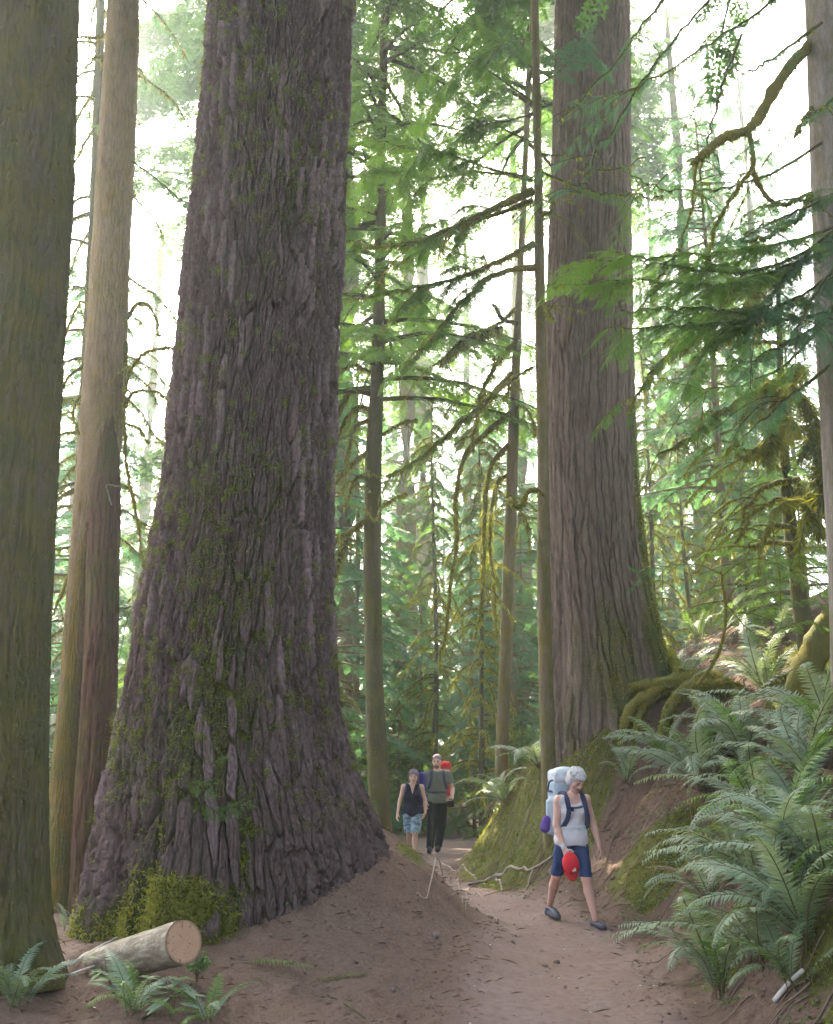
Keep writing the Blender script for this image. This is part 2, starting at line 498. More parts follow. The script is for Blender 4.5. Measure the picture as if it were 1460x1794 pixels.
def fir_disp(cell_u, cell_v, depth, seed, R0, buttress=None, mossf=None, scale_amt=1.0, wobble=.6, plates=0.0, keep=None):
    nu = max(8, int(2 * math.pi * R0 / cell_u))
    def f(TH, Z, RR):
        u = TH / (2 * math.pi) * nu
        wob = wobble * fbm(np.cos(TH) * 2.2 * R0, np.sin(TH) * 2.2 * R0, Z * 1.1, s=seed, o=3) + .35 * fbm(np.cos(TH) * 9 * R0, np.sin(TH) * 9 * R0, Z * 5, s=seed + 1, o=2)
        v = Z / cell_v + .6 * fbm(np.cos(TH) * 5, np.sin(TH) * 5, Z * .7, s=seed + 2, o=2)
        f1, f2, cid = voro(u + wob, v, nu, seed)
        ridge = sstep(.01, .20, f2 - f1)
        # thin scales inside every plate
        g1, g2, gid = voro((u + wob) * 3, v * 5.5 + cid * 7, nu * 3, seed + 40)
        sc = sstep(.0, .3, g2 - g1) * .6 + gid * .9
        d = depth * (ridge - .6) + depth * .55 * (cid - .5) * ridge + scale_amt * depth * .30 * (sc - .6) * (.35 + .65 * ridge)
        d = d + .004 * fbm(np.cos(TH) * 30, np.sin(TH) * 30, Z * 18, s=seed + 3, o=3)
        if buttress is not None: d = d + buttress(TH, Z, RR)
        mo = mossf(TH, Z, ridge) if mossf is not None else np.zeros_like(TH)
        if plates:
            # loose plates that have shed their moss: raised, pale and scaly, in patches
            where = sstep(-.15, .35, fbm(np.cos(TH) * 2.0, np.sin(TH) * 2.0, Z * .55, s=seed + 60, o=3) + .25 * sstep(1.2, 2.2, Z) - .6 * sstep(1.6, .8, Z))
            pl = sstep(1 - plates - .03, 1 - plates, cid) * ridge * where
            d = d + pl * depth * .3
            mo = mo * (1 - pl)
            keep['plate'] = pl
        return d, mo
    return f


def smooth_disp(seed, amt=.02, mossf=None, buttress=None):
    def f(TH, Z, RR):
        d = amt * fbm(np.cos(TH) * 1.6, np.sin(TH) * 1.6, Z * 1.3, s=seed, o=3) + amt * .45 * fbm(np.cos(TH) * 7, np.sin(TH) * 7, Z * 2.5, s=seed + 1, o=3)
        if buttress is not None: d = d + buttress(TH, Z, RR)
        return d, (mossf(TH, Z, np.ones_like(TH)) if mossf is not None else np.zeros_like(TH))
    return f


def fuzz(mb, V, N, rg, length, width, droop=.3, spread=.7, m=0):
    """moss leaves: one small triangle per point"""
    k = len(V)
    d = N + rg.normal(0, spread, (k, 3)); d[:, 2] -= droop; d /= np.linalg.norm(d, axis=1)[:, None] + 1e-9
    s = np.cross(d, rg.normal(0, 1, (k, 3))); s /= np.linalg.norm(s, axis=1)[:, None] + 1e-9
    L = (length * rg.uniform(.5, 1.3, k))[:, None]; w = (width * rg.uniform(.6, 1.3, k))[:, None]
    tri = np.stack([V - s * w, V + s * w, V + d * L], 1).reshape(-1, 3)
    mb.add(tri, np.arange(3 * k).reshape(-1, 3), None, m)


def vnormals(V, nth):
    G = V.reshape(-1, nth, 3)
    dz = np.gradient(G, axis=0); dt = np.roll(G, -1, 1) - np.roll(G, 1, 1)
    n = np.cross(dt, dz).reshape(-1, 3)
    return n / (np.linalg.norm(n, axis=1)[:, None] + 1e-9)


# ---- the giant fir beside the path
KEEP = {}
YA = 9.6
profA = edges([(0, 377, 612), (200, 360, 605), (400, 340, 597), (600, 319, 587), (800, 300, 578), (950, 277, 577), (1100, 246, 579), (1200, 232, 584),
               (1300, 216, 600), (1400, 200, 632), (1470, 188, 668), (1560, 172, 690), (1680, 150, 700)], YA,
              ext=[(14, .18, .66), (24, .2, .52), (36, .1, .22)])


def buttA(TH, Z, RR):
    low = sstep(2.6, .2, Z)
    b = .10 * np.cos(TH * 5 + .6) + .07 * np.cos(TH * 8 + 2.0)
    b = b + .12 * np.exp(-((TH + .55) / .10) ** 2) * sstep(3.2, .5, Z) - .30 * np.exp(-((TH + .42) / .07) ** 2) * sstep(3.6, 1.2, Z) * sstep(-.1, .5, Z) * .4
    return low * b + .13 * np.exp(-((TH + .12) / .30) ** 2 - ((Z - .38) / .30) ** 2)


def mossA(TH, Z, ridge):
    n = fbm(np.cos(TH) * 2.2, np.sin(TH) * 2.2, Z * 1.0, s=71, o=4)
    mid = np.exp(-((TH - .05) / .8) ** 2) * sstep(.3, 1.6, Z) * sstep(6.0, 2.6, Z) * 1.25
    wv = fbm(np.cos(TH) * 3, np.sin(TH) * 3, Z * 2.2, s=72, o=4)
    base = np.exp(-((TH + .20 + .5 * wv) / (.34 + .25 * sstep(.8, .1, Z))) ** 2) * sstep(1.35, .2, Z + .8 * wv) * 1.0
    left = np.exp(-((TH + 1.1) / .5) ** 2) * sstep(3.2, .2, Z) * .5 * (.3 + .7 * ridge) * (.5 + fbm(np.cos(TH) * 9, np.sin(TH) * 9, Z * 3, s=73, o=3))
    right = np.exp(-((TH - 1.1) / .5) ** 2) * sstep(3.5, 6, Z) * .25 * (.4 + 1.2 * n)
    dusty = sstep(1.25, .5, Z - .25 * np.sin(TH)) * np.exp(-((TH - .75) / .55) ** 2)
    return np.clip(.30 * mid + base + left + right + .42 * n + .20 + .16 * sstep(.75, .35, ridge) - dusty * .8, 0, 1.2)


zA = np.concatenate([np.arange(-.5, 10.4, .0105), np.linspace(10.5, 36, 60)])
tA = thing('giant_fir', 'massive furrowed fir with mossy flared base beside the dirt path', 'tree', at(430, 1560, YA), group='huge old firs')
V, Qd, moA = trunk(profA, YA, zA, 760, fir_disp(.055, .52, .056, 5, .75, buttA, mossA, 1.6, .34, .19, KEEP))
mb = MB(); mb.add(V, None, Qd)
world_part(mb, 'trunk', M['fir_bark'], tA, smooth=True, attrs={'moss': moA.ravel(), 'plate': KEEP['plate'].ravel()})
# moss cushions and tufts, denser low down and at the left edge
NA = vnormals(V, 760); rg = np.random.default_rng(3)
TH_ = np.arctan2(V[:, 0] - np.interp(V[:, 2], zA, pchip(zA, profA[:, 0], profA[:, 1])), YA - V[:, 1])
z_ = V[:, 2]
pr = np.clip(moA.ravel() - .42, 0, 1) * (np.abs(TH_) < 1.9) * (z_ < 3.4) * (.5 + .9 * sstep(1.6, .4, z_))
pick = rg.random(len(V)) < pr * .55
mo_ = MB(); fuzz(mo_, V[pick], NA[pick], rg, .035, .006, .25, .8)
low = (z_ < 1.5) & (z_ > .1) & (TH_ < .6) & (TH_ > -1.6) & (rg.random(len(V)) < .9 * np.clip(moA.ravel() - .5, 0, 1) * sstep(1.5, .7, z_))
for k in range(2): fuzz(mo_, V[low] + NA[low] * rg.uniform(0, .06, (low.sum(), 1)), NA[low], rg, .045, .007, .15, .9)
world_part(mo_, 'moss', M['moss'], tA); mo_ = MB()
cand = np.where((np.abs(TH_) < 1.75) & (z_ > 1.0) & (z_ < 10.2))[0]
wgt = sstep(-.25, .35, fbm(V[cand, 0] * 1.4, V[cand, 2] * .8, s=90, o=2)) + .12
sel = rg.choice(cand, 1200, p=wgt / wgt.sum(), replace=False)
for i in sel:
    n = int(rg.integers(60, 150)); rad = rg.uniform(.015, .045)
    off = rg.normal(0, 1, (n, 3)) * rad * np.array([1, .6, 1.3])
    fuzz(mo_, V[i] + off * .8 + NA[i] * .005, NA[i] + off / rad * .5, rg, .017, .0042, .25, .5)
world_part(mo_, 'moss', M['moss_tuft'], tA)

# ---- the second giant on the bank
YD = 14.0
profD = edges([(0, 975, 1101), (300, 968, 1103), (600, 957, 1106), (800, 956, 1113), (950, 961, 1126), (1050, 963, 1142), (1100, 965, 1152), (1160, 966, 1170), (1250, 962, 1195), (1340, 958, 1225)], YD,
              ext=[(18, .0, .44), (30, .1, .3), (40, 0, .12)])


def buttD(TH, Z, RR): return sstep(4.6, 2.2, Z) * (.05 * np.cos(TH * 6 + 1) + .04 * np.cos(TH * 9))


def mossD(TH, Z, ridge):
    n = fbm(np.cos(TH) * 2.2, np.sin(TH) * 2.2, Z * .6, s=75, o=4)
    return np.clip(np.exp(-((TH - 1.25) / .55) ** 2) * sstep(8.5, 5, Z) * .8 + sstep(5.0, 2.3, Z) * .42 + .42 * n + .04, 0, 1.2)


zD = np.concatenate([np.arange(.4, 14.2, .018), np.linspace(14.3, 40, 50)])
tD = thing('old_fir', 'tall straight grooved trunk rising from the ferny bank behind the woman with the red cap', 'tree', at(1040, 1330, YD), group='huge old firs')
V, Qd, moD = trunk(profD, YD, zD, 380, fir_disp(.085, 1.5, .032, 15, .62, buttD, mossD, .7, .30))
mb = MB(); mb.add(V, None, Qd)
world_part(mb, 'trunk', M['fir_bark_tan'], tD, smooth=True, attrs={'moss': moD.ravel()})
ND = vnormals(V, 380); z_ = V[:, 2]
pick = rg.random(len(V)) < np.clip(moD.ravel() - .42, 0, 1) * (z_ < 8) * (V[:, 1] < YD + .2) * .3
mo_ = MB(); fuzz(mo_, V[pick], ND[pick], rg, .05, .009, .3, .7); world_part(mo_, 'moss', M['moss'], tD)


# ---- slimmer trunks: (name, label, rows, Y, ext, material, disp seed, amount)
def slim(name, label, rows, Y, mat, seed, amt=.012, disp=None, ext=(), zlo=-.4, nth=72, dz=.04, buttress=None, group=None, fz=0.0, fzl=.03, fzm='moss', base=None):
    pr = edges(rows, Y, ext=ext)
    zt = np.arange(pr[0, 0], pr[-1, 0], dz)
    t = thing(name, label, 'tree', base if base is not None else (pr[0, 1], Y, pr[0, 0]), group)
    V, Qd, mo = trunk(pr, Y, zt, nth, disp or smooth_disp(seed, amt, buttress=buttress), front=False)
    mb = MB(); mb.add(V, None, Qd); world_part(mb, 'trunk', mat, t, smooth=True, attrs={'moss': mo.ravel()})
    if fz:
        N = vnormals(V, nth); rg_ = np.random.default_rng(seed)
        keep = (rg_.random(len(V)) < .8) & (V[:, 1] < Y + .1)
        Vv, Nn = V[keep], N[keep]; mo_ = MB()
        c = np.clip(fbm(Vv[:, 0] * 3, Vv[:, 2] * 1.3, Vv[:, 1] * 3, s=seed, o=3) + .35, 0, 1)
        rep = rg_.random((len(Vv), 4)) < c[:, None] * fz
        idx = np.repeat(np.arange(len(Vv)), rep.sum(1))
        fuzz(mo_, Vv[idx] + rg_.normal(0, .012, (len(idx), 3)), Nn[idx] * .5, rg_, fzl, fzl * (.2 if fzl < .05 else .09), .9, .4)
        if mo_.n: world_part(mo_, 'moss', M[fzm], t)
    return t, pr


def buttB(TH, Z, RR): return sstep(.75, -.1, Z) * (.16 * np.exp(-((TH - 1.2) / .5) ** 2) + .08 * np.exp(-((TH - .2) / .3) ** 2) + .05)


tB, prB = slim('mossy_fir', 'thick soft-green mossy trunk cut off by the edge of view beside the sawn log', [(-120, -30, 136), (0, -40, 132), (300, -50, 125), (500, -62, 112), (700, -75, 102), (900, -88, 92), (1100, -98, 81), (1300, -102, 78), (1560, -106, 80), (1720, -112, 92)],
               7.6, M['mossy_bark'], 41, .018, ext=[(14, .1, .3), (26, .1, .15)], nth=220, dz=.018, disp=fir_disp(.05, .55, .020, 91, .38, buttB, None, .9, .5), fz=.12, fzl=.055, fzm='moss_dark')
tC, prC = slim('tan_trunk', 'bare tan trunk leaning slightly, split and rotten along its lower half', [(-120, 195, 246), (0, 190, 243), (200, 178, 238), (400, 165, 228), (600, 152, 220), (800, 138, 212), (900, 131, 180), (1000, 122, 160), (1200, 106, 143), (1400, 88, 130), (1550, 75, 122), (1700, 66, 118)],
               11.2, M['tan_bark'], 43, .012, ext=[(16, .1, .14), (24, .0, .05)], nth=150, dz=.02, disp=fir_disp(.045, .3, .011, 92, .2, lambda TH, Z, RR: .012 * fbm(np.cos(TH) * 1.6, np.sin(TH) * 1.6, Z * 1.3, s=5, o=3), lambda TH, Z, rg_: np.clip(sstep(5.5, 2.0, Z) * .55 + .35 * fbm(np.cos(TH) * 2, np.sin(TH) * 2, Z * .8, s=8, o=3) + .08, 0, 1), .8, .6), fz=.10, fzl=.022)
# the rotten half of the split trunk
pr = edges([(730, 184, 196), (800, 172, 206), (880, 160, 209), (950, 156, 207), (1050, 155, 205), (1200, 146, 203), (1350, 138, 197), (1480, 129, 190), (1600, 122, 186), (1700, 116, 184)], 11.05)
V, Qd, _ = trunk(pr, 11.05, np.arange(pr[0, 0], pr[-1, 0], .02), 90, fir_disp(.06, .9, .032, 61, .18, None, None, .6), front=False)
mb = MB(); mb.add(V, None, Qd); world_part(mb, 'rotten_stem', M['dead_wood'], tC, smooth=True)['label'] = 'reddish rotten stem with loose bark'
tE, prE = slim('slender_hemlock', 'slender pole-like hemlock with long mossy limbs standing just before the grooved giant', [(-150, 929, 943), (0, 929, 944), (300, 936, 950), (600, 938, 958), (800, 942, 961), (1000, 941, 965), (1200, 944, 969), (1390, 950, 976), (1500, 952, 980)],
               13.1, M['brown_bark'], 45, .008, ext=[(17, 0, .045), (22, .0, .02)], nth=32, dz=.05, fz=.10, fzl=.03)
tF, prF = slim('leaning_pole_tree', 'thin bare brown pole tree leaning beside the slender hemlock', [(300, 915, 925), (520, 904, 916), (700, 893, 910), (900, 885, 906), (1100, 877, 899), (1300, 869, 892), (1400, 866, 890), (1520, 862, 888)],
               17.6, M['brown_bark'], 46, .008, ext=[(16, .2, .05), (20, .1, .02)], nth=28, dz=.06)
tG, prG = slim('green_pole_tree', 'straight green-tinged trunk with drooping mossy limbs right behind the giant fir', [(200, 662, 676), (400, 658, 676), (640, 651, 673), (800, 640, 669), (1000, 636, 668), (1200, 640, 672), (1400, 645, 684), (1500, 646, 690)],
               18.0, M['mossy_bark'], 47, .010, ext=[(19, .1, .1), (26, 0, .03)], nth=40, dz=.05, fz=.12, fzl=.035)
tH, prH = slim('grey_hemlock', 'smooth grey trunk at the top of the bank bearing a crooked mossy limb', [(-120, 1408, 1500), (0, 1413, 1505), (300, 1424, 1516), (600, 1431, 1524), (700, 1439, 1530), (1060, 1456, 1552), (1250, 1462, 1570)],
               8.6, M['grey_bark'], 48, .010, ext=[(13, -.1, .18), (24, 0, .05)], nth=72, dz=.04)
# ================================================================== conifer foliage
def spray(seed, twigs=8, blades=4, bl=.10, bw=.034, reach=.40, droop=.10):
    """flat feathery spray, 1 long, along +X, lying in XY; every needle cluster a small triangle"""
    r = np.random.default_rng(seed); T = []

    def blade(p, d, L, w):
        n = np.array([r.normal(0, .25), r.normal(0, .25), 1.0]); s = np.cross(n, d); s /= np.linalg.norm(s) + 1e-9
        T.append(p - s * w + d * L * .15); T.append(p + d * L); T.append(p + s * w + d * L * .15)
    for i in range(twigs):
        x = (i + .5) / twigs
        for sd in (-1, 1):
            xx = x + r.uniform(-.03, .03)
            L = reach * (1 - x) ** .75 * min(1, .45 + 2.2 * x) * r.uniform(.7, 1.15)
            a = math.radians(r.uniform(42, 62)) * sd
            d0 = np.array([math.cos(a), math.sin(a), r.uniform(-.22, .05)])
            nb = max(2, int(round(blades * L / reach * 1.4)))
            for k in range(nb):
                f = (k + .6) / nb
                p = np.array([xx, 0, -droop * xx * xx]) + d0 * L * f + np.array([0, 0, -.25 * L * f * f])
                for s2 in (-1, 1):
                    b = a + math.radians(r.uniform(40, 65)) * s2
                    d = np.array([math.cos(b), math.sin(b), r.uniform(-.35, .15)])
                    blade(p, d / np.linalg.norm(d), bl * (1 - .4 * f) * r.uniform(.7, 1.2), bw * r.uniform(.7, 1.2))
            d = d0 / np.linalg.norm(d0); blade(np.array([xx, 0, -droop * xx * xx]) + d0 * L * .9 + np.array([0, 0, -.25 * L]), d, bl, bw)
    for k in range(int(twigs * 1.5)):
        x = (k + .5) / (twigs * 1.5)
        for s2 in (-1, 1):
            b = math.radians(r.uniform(35, 60)) * s2; blade(np.array([x, 0, -droop * x * x]), np.array([math.cos(b), math.sin(b), -.1]), bl * .8, bw)
    blade(np.array([.95, 0, -droop]), np.array([1, 0, -.2]), bl, bw)
    return np.array(T)


SPR = {'far': [spray(s, 6, 3, .17, .052, .42) for s in range(3)],
       'mid': [spray(10 + s, 9, 5, .095, .026, .40) for s in range(3)],
       'fine': [spray(20 + s, 15, 9, .052, .0105, .36) for s in range(3)]}


def place_sprays(mb, tmpl, Pn, X, N, S, rg, m=0):
    """put spray templates at points Pn, along X, with normal about N, size S"""
    X = X / (np.linalg.norm(X, axis=1)[:, None] + 1e-9)
    Y = np.cross(N, X); Y /= np.linalg.norm(Y, axis=1)[:, None] + 1e-9
    Z = np.cross(X, Y)
    v = rg.integers(0, len(tmpl), len(Pn))
    for q in range(len(tmpl)):
        k = v == q
        if not k.any(): continue
        t = tmpl[q]
        A = np.stack([X[k], Y[k], Z[k]], 1) * S[k][:, None, None]
        V = np.einsum('ni,kij->knj', t, A) + Pn[k][:, None, :]
        V = V.reshape(-1, 3); mb.add(V, np.arange(len(V)).reshape(-1, 3), None, m)


def bough(mb, axis, size, rg, kind='mid', t0=.18, step=.12, droop=.25, m=0, up=(0, 0, 1), taper=.8):
    """sprays down both sides of an axis polyline"""
    axis = np.asarray(axis); seg = np.linalg.norm(np.diff(axis, axis=0), axis=1); cum = np.concatenate([[0], np.cumsum(seg)]); L = cum[-1]
    n = max(3, int(L * (1 - t0) / step))
    t = t0 + (1 - t0) * (np.arange(n) + rg.uniform(0, .8, n)) / n
    t = np.clip(t, 0, 1)
    p = np.stack([np.interp(t * L, cum, axis[:, k]) for k in range(3)], 1)
    d = np.stack([np.interp(np.minimum(1, t + .03) * L, cum, axis[:, k]) - np.interp(np.maximum(0, t - .03) * L, cum, axis[:, k]) for k in range(3)], 1)
    d /= np.linalg.norm(d, axis=1)[:, None] + 1e-9
    up = np.asarray(up, float)
    s = np.cross(d, up); s /= np.linalg.norm(s, axis=1)[:, None] + 1e-9
    for sd in (-1, 1):
        a = np.radians(rg.uniform(35, 65, n)) * sd
        X = d * np.cos(a)[:, None] + s * np.sin(a)[:, None] + np.array([0, 0, -1.0]) * (droop * rg.uniform(.4, 1.4, n))[:, None]
        N = up + rg.normal(0, .18, (n, 3))
        S = size * (1 - t ** 2 * taper) * np.minimum(1, .5 + 1.5 * (t - t0)) * rg.uniform(.7, 1.2, n)
        place_sprays(mb, SPR[kind], p, X, N, S, rg, m)
    place_sprays(mb, SPR[kind], axis[-1:] - d[-1:] * size * .2, d[-1:] + np.array([[0, 0, -droop * .6]]), up[None, :], np.array([size * .6]), rg, m)


def limb_curve(base, az, L, rise, sag, n=8, rg=None, wig=.05):
    s = np.linspace(0, 1, n)
    d = np.array([math.sin(az), -math.cos(az)])
    P = np.zeros((n, 3)); P[:, 0] = base[0] + d[0] * L * s; P[:, 1] = base[1] + d[1] * L * s
    P[:, 2] = base[2] + L * (rise * s - sag * s ** 2)
    if rg is not None: P += rg.normal(0, wig * L / n * 2, P.shape) * s[:, None]
    return P


def strands(mb, P, r, rg, per_m, length, width, m=0, droop=1.6):
    """moss hanging along a limb"""
    L = np.linalg.norm(np.diff(P, axis=0), axis=1); tot = L.sum(); n = int(tot * per_m)
    if n < 1: return
    cum = np.concatenate([[0], np.cumsum(L)]); t = rg.uniform(0, tot, n)
    p = np.stack([np.interp(t, cum, P[:, k]) for k in range(3)], 1)
    rr = np.interp(t, cum, np.broadcast_to(r, (len(P),)))
    nv = rg.normal(0, 1, (n, 3)); nv /= np.linalg.norm(nv, axis=1)[:, None]
    fuzz(mb, p + nv * rr[:, None] * .9, nv, rg, length, width, droop, .5, m)


def conifer(name, h, base, Lmax, nb, kind, ssize, seed, rt, bark, leaf, parent, rise=.12, sag=.45, dead=0, shape=.8, step=.3, lean=(0, 0), wood=True):
    """trunk and foliage parts of one tree standing at the origin"""
    rg = np.random.default_rng(seed)
    mbw, mbl = MB(), MB()
    zs = np.linspace(-.5, h, 14)
    P = np.stack([lean[0] * zs / h * h * .03 + .04 * np.sin(zs * .5 + seed), lean[1] * zs * .03, zs], 1)
    rad = rt * np.clip(1 - zs / h, .02, 1) ** .8 * (1 + .5 * np.exp(-np.maximum(zs, 0) / .5))
    tube(mbw, P, rad, 10, 0, lump=.12, seed=seed)
    for k in range(nb):
        f = (k + rg.uniform(0, 1)) / nb
        z = base + (h * .97 - base) * f
        L = Lmax * (1 - f) ** shape * rg.uniform(.6, 1.1) + .25
        c = limb_curve((np.interp(z, zs, P[:, 0]), np.interp(z, zs, P[:, 1]), z), rg.uniform(0, 6.28), L, rise, sag * rg.uniform(.6, 1.3), 7, rg)
        if wood: tube(mbw, c, np.linspace(.012 + .010 * L, .004, 7), 4, 0, cap=False)
        bough(mbl, c, ssize * (.6 + .4 * L / Lmax), rg, kind, .12, step, .3)
    for k in range(dead):
        z = rg.uniform(1.0, base + 1)
        L = rg.uniform(.5, 1.9)
        c = limb_curve((np.interp(z, zs, P[:, 0]), np.interp(z, zs, P[:, 1]), z), rg.uniform(0, 6.28), L, .1, .5, 6, rg)
        tube(mbw, c, np.linspace(.02, .006, 6), 4, 1, cap=False); strands(mbw, c, .02, rg, 50, .10, .014, 1)
    a = mbw.obj('trunk', [bark, M['moss_wood']], parent, smooth=True); b = mbl.obj('foliage', leaf, parent)
    return a, b


def dead_spruce(h, seed, rt, parent, Lmax=1.3, nb=70, top_green=True):
    """slim dying conifer: whorls of hooped, moss-hung dead limbs"""
    rg = np.random.default_rng(seed); mb, mm, ml = MB(), MB(), MB()
    zs = np.linspace(-.4, h, 14); P = np.stack([.05 * np.sin(zs * .6 + seed), .04 * np.cos(zs * .5), zs], 1)
    tube(mb, P, rt * np.clip(1 - zs / h * .9, .05, 1), 8, lump=.1, seed=seed)
    for k in range(nb):
        f = (k + rg.uniform(0, 1)) / nb; z = .7 + (h - .9) * f
        L = Lmax * (1 - .6 * f) * rg.uniform(.45, 1.1)
        c = limb_curve((np.interp(z, zs, P[:, 0]), np.interp(z, zs, P[:, 1]), z), rg.uniform(0, 6.28), L, .35, rg.uniform(.75, 1.25), 7, rg, .03)
        tube(mb, c, np.linspace(.024, .010, 7), 5, cap=False)
        strands(mm, c, .022, rg, 150, .11, .016)
        if top_green and f > .55: bough(ml, c, .4, rg, 'far', .3, .25, .3)
    mb.obj('trunk', M['dark_limb'], parent, smooth=True); mm.obj('moss', M['moss'], parent)
    if ml.n: ml.obj('foliage', M['hemlock'], parent)


def dup(root, loc, rotz=0, sc=1.0, label=None, group=None, lean=0):
    r = root.copy(); COL.objects.link(r); r.location = loc; r.rotation_euler = (lean, 0, rotz); r.scale = (sc, sc, sc)
    if label: r['label'] = label
    if group: r['group'] = group
    for ch in list(root.children):
        c = ch.copy(); COL.objects.link(c); c.parent = r
        for g_ in ch.children:
            d = g_.copy(); COL.objects.link(d); d.parent = c
    return r


used = set()


def stand(proto, px, Y, rz, sc, label, group, lean=0, row=1335):
    x = at(px, row, Y)[0]; L = (x, Y, Hs(x, Y) - .05)
    if proto.name not in used:
        used.add(proto.name); proto.location = L; proto.rotation_euler = (lean, 0, rz); proto.scale = (sc, sc, sc)
        proto['label'] = label
        if group: proto['group'] = group
        return proto
    return dup(proto, L, rz, sc, label, group, lean)


# prototypes ----------------------------------------------------------------
tall = []
for k, (h, b, L, n, rt) in enumerate([(34, 9, 3.2, 85, .42), (30, 6, 2.8, 90, .30), (38, 13, 3.6, 80, .55)]):
    r_ = thing('tall_fir', 'x', 'tree')
    conifer('tall', h, b, L, n, 'far', .95, 100 + k, rt, M['grey_bark' if k == 1 else 'brown_bark'], M['hemlock_teal' if k == 1 else 'hemlock'], r_, dead=14, step=.30, sag=.5)
    tall.append(r_)
hem = []
for k, (h, b, L, n, rt) in enumerate([(13, .8, 2.3, 80, .11), (10, .6, 2.0, 70, .09), (16, 1.4, 2.5, 85, .14)]):
    r_ = thing('young_hemlock', 'x', 'tree')
    conifer('hem', h, b, L, n, 'far', .75, 200 + k, rt, M['brown_bark'], M['hemlock_teal' if k != 1 else 'hemlock'], r_, step=.24, sag=.42, shape=.65)
    hem.append(r_)
r_ = thing('young_hemlock', 'x', 'tree'); conifer('hem', 9, .5, 2.1, 66, 'far', .75, 210, .08, M['brown_bark'], M['hemlock_bright'], r_, step=.24, sag=.38, shape=.65); sun_tinted = r_  # brighter yellow-green leaf colour stands in for warm backlight
sap = []
for k, (h, L, n) in enumerate([(4.2, 1.3, 46), (3.0, 1.1, 38)]):
    r_ = thing('hemlock_sapling', 'x', 'tree')
    conifer('sap', h, .25, L, n, 'mid', .5, 300 + k, .04, M['brown_bark'], M['hemlock_bright' if k == 0 else 'hemlock'], r_, step=.16, sag=.4, shape=.6)
    sap.append(r_)
ded = []
for k, (h, rt) in enumerate([(9.5, .075), (12.5, .10)]):
    r_ = thing('dead_spruce', 'x', 'tree'); dead_spruce(h, 400 + k, rt, r_, Lmax=1.35, nb=75 if k == 0 else 95); ded.append(r_)

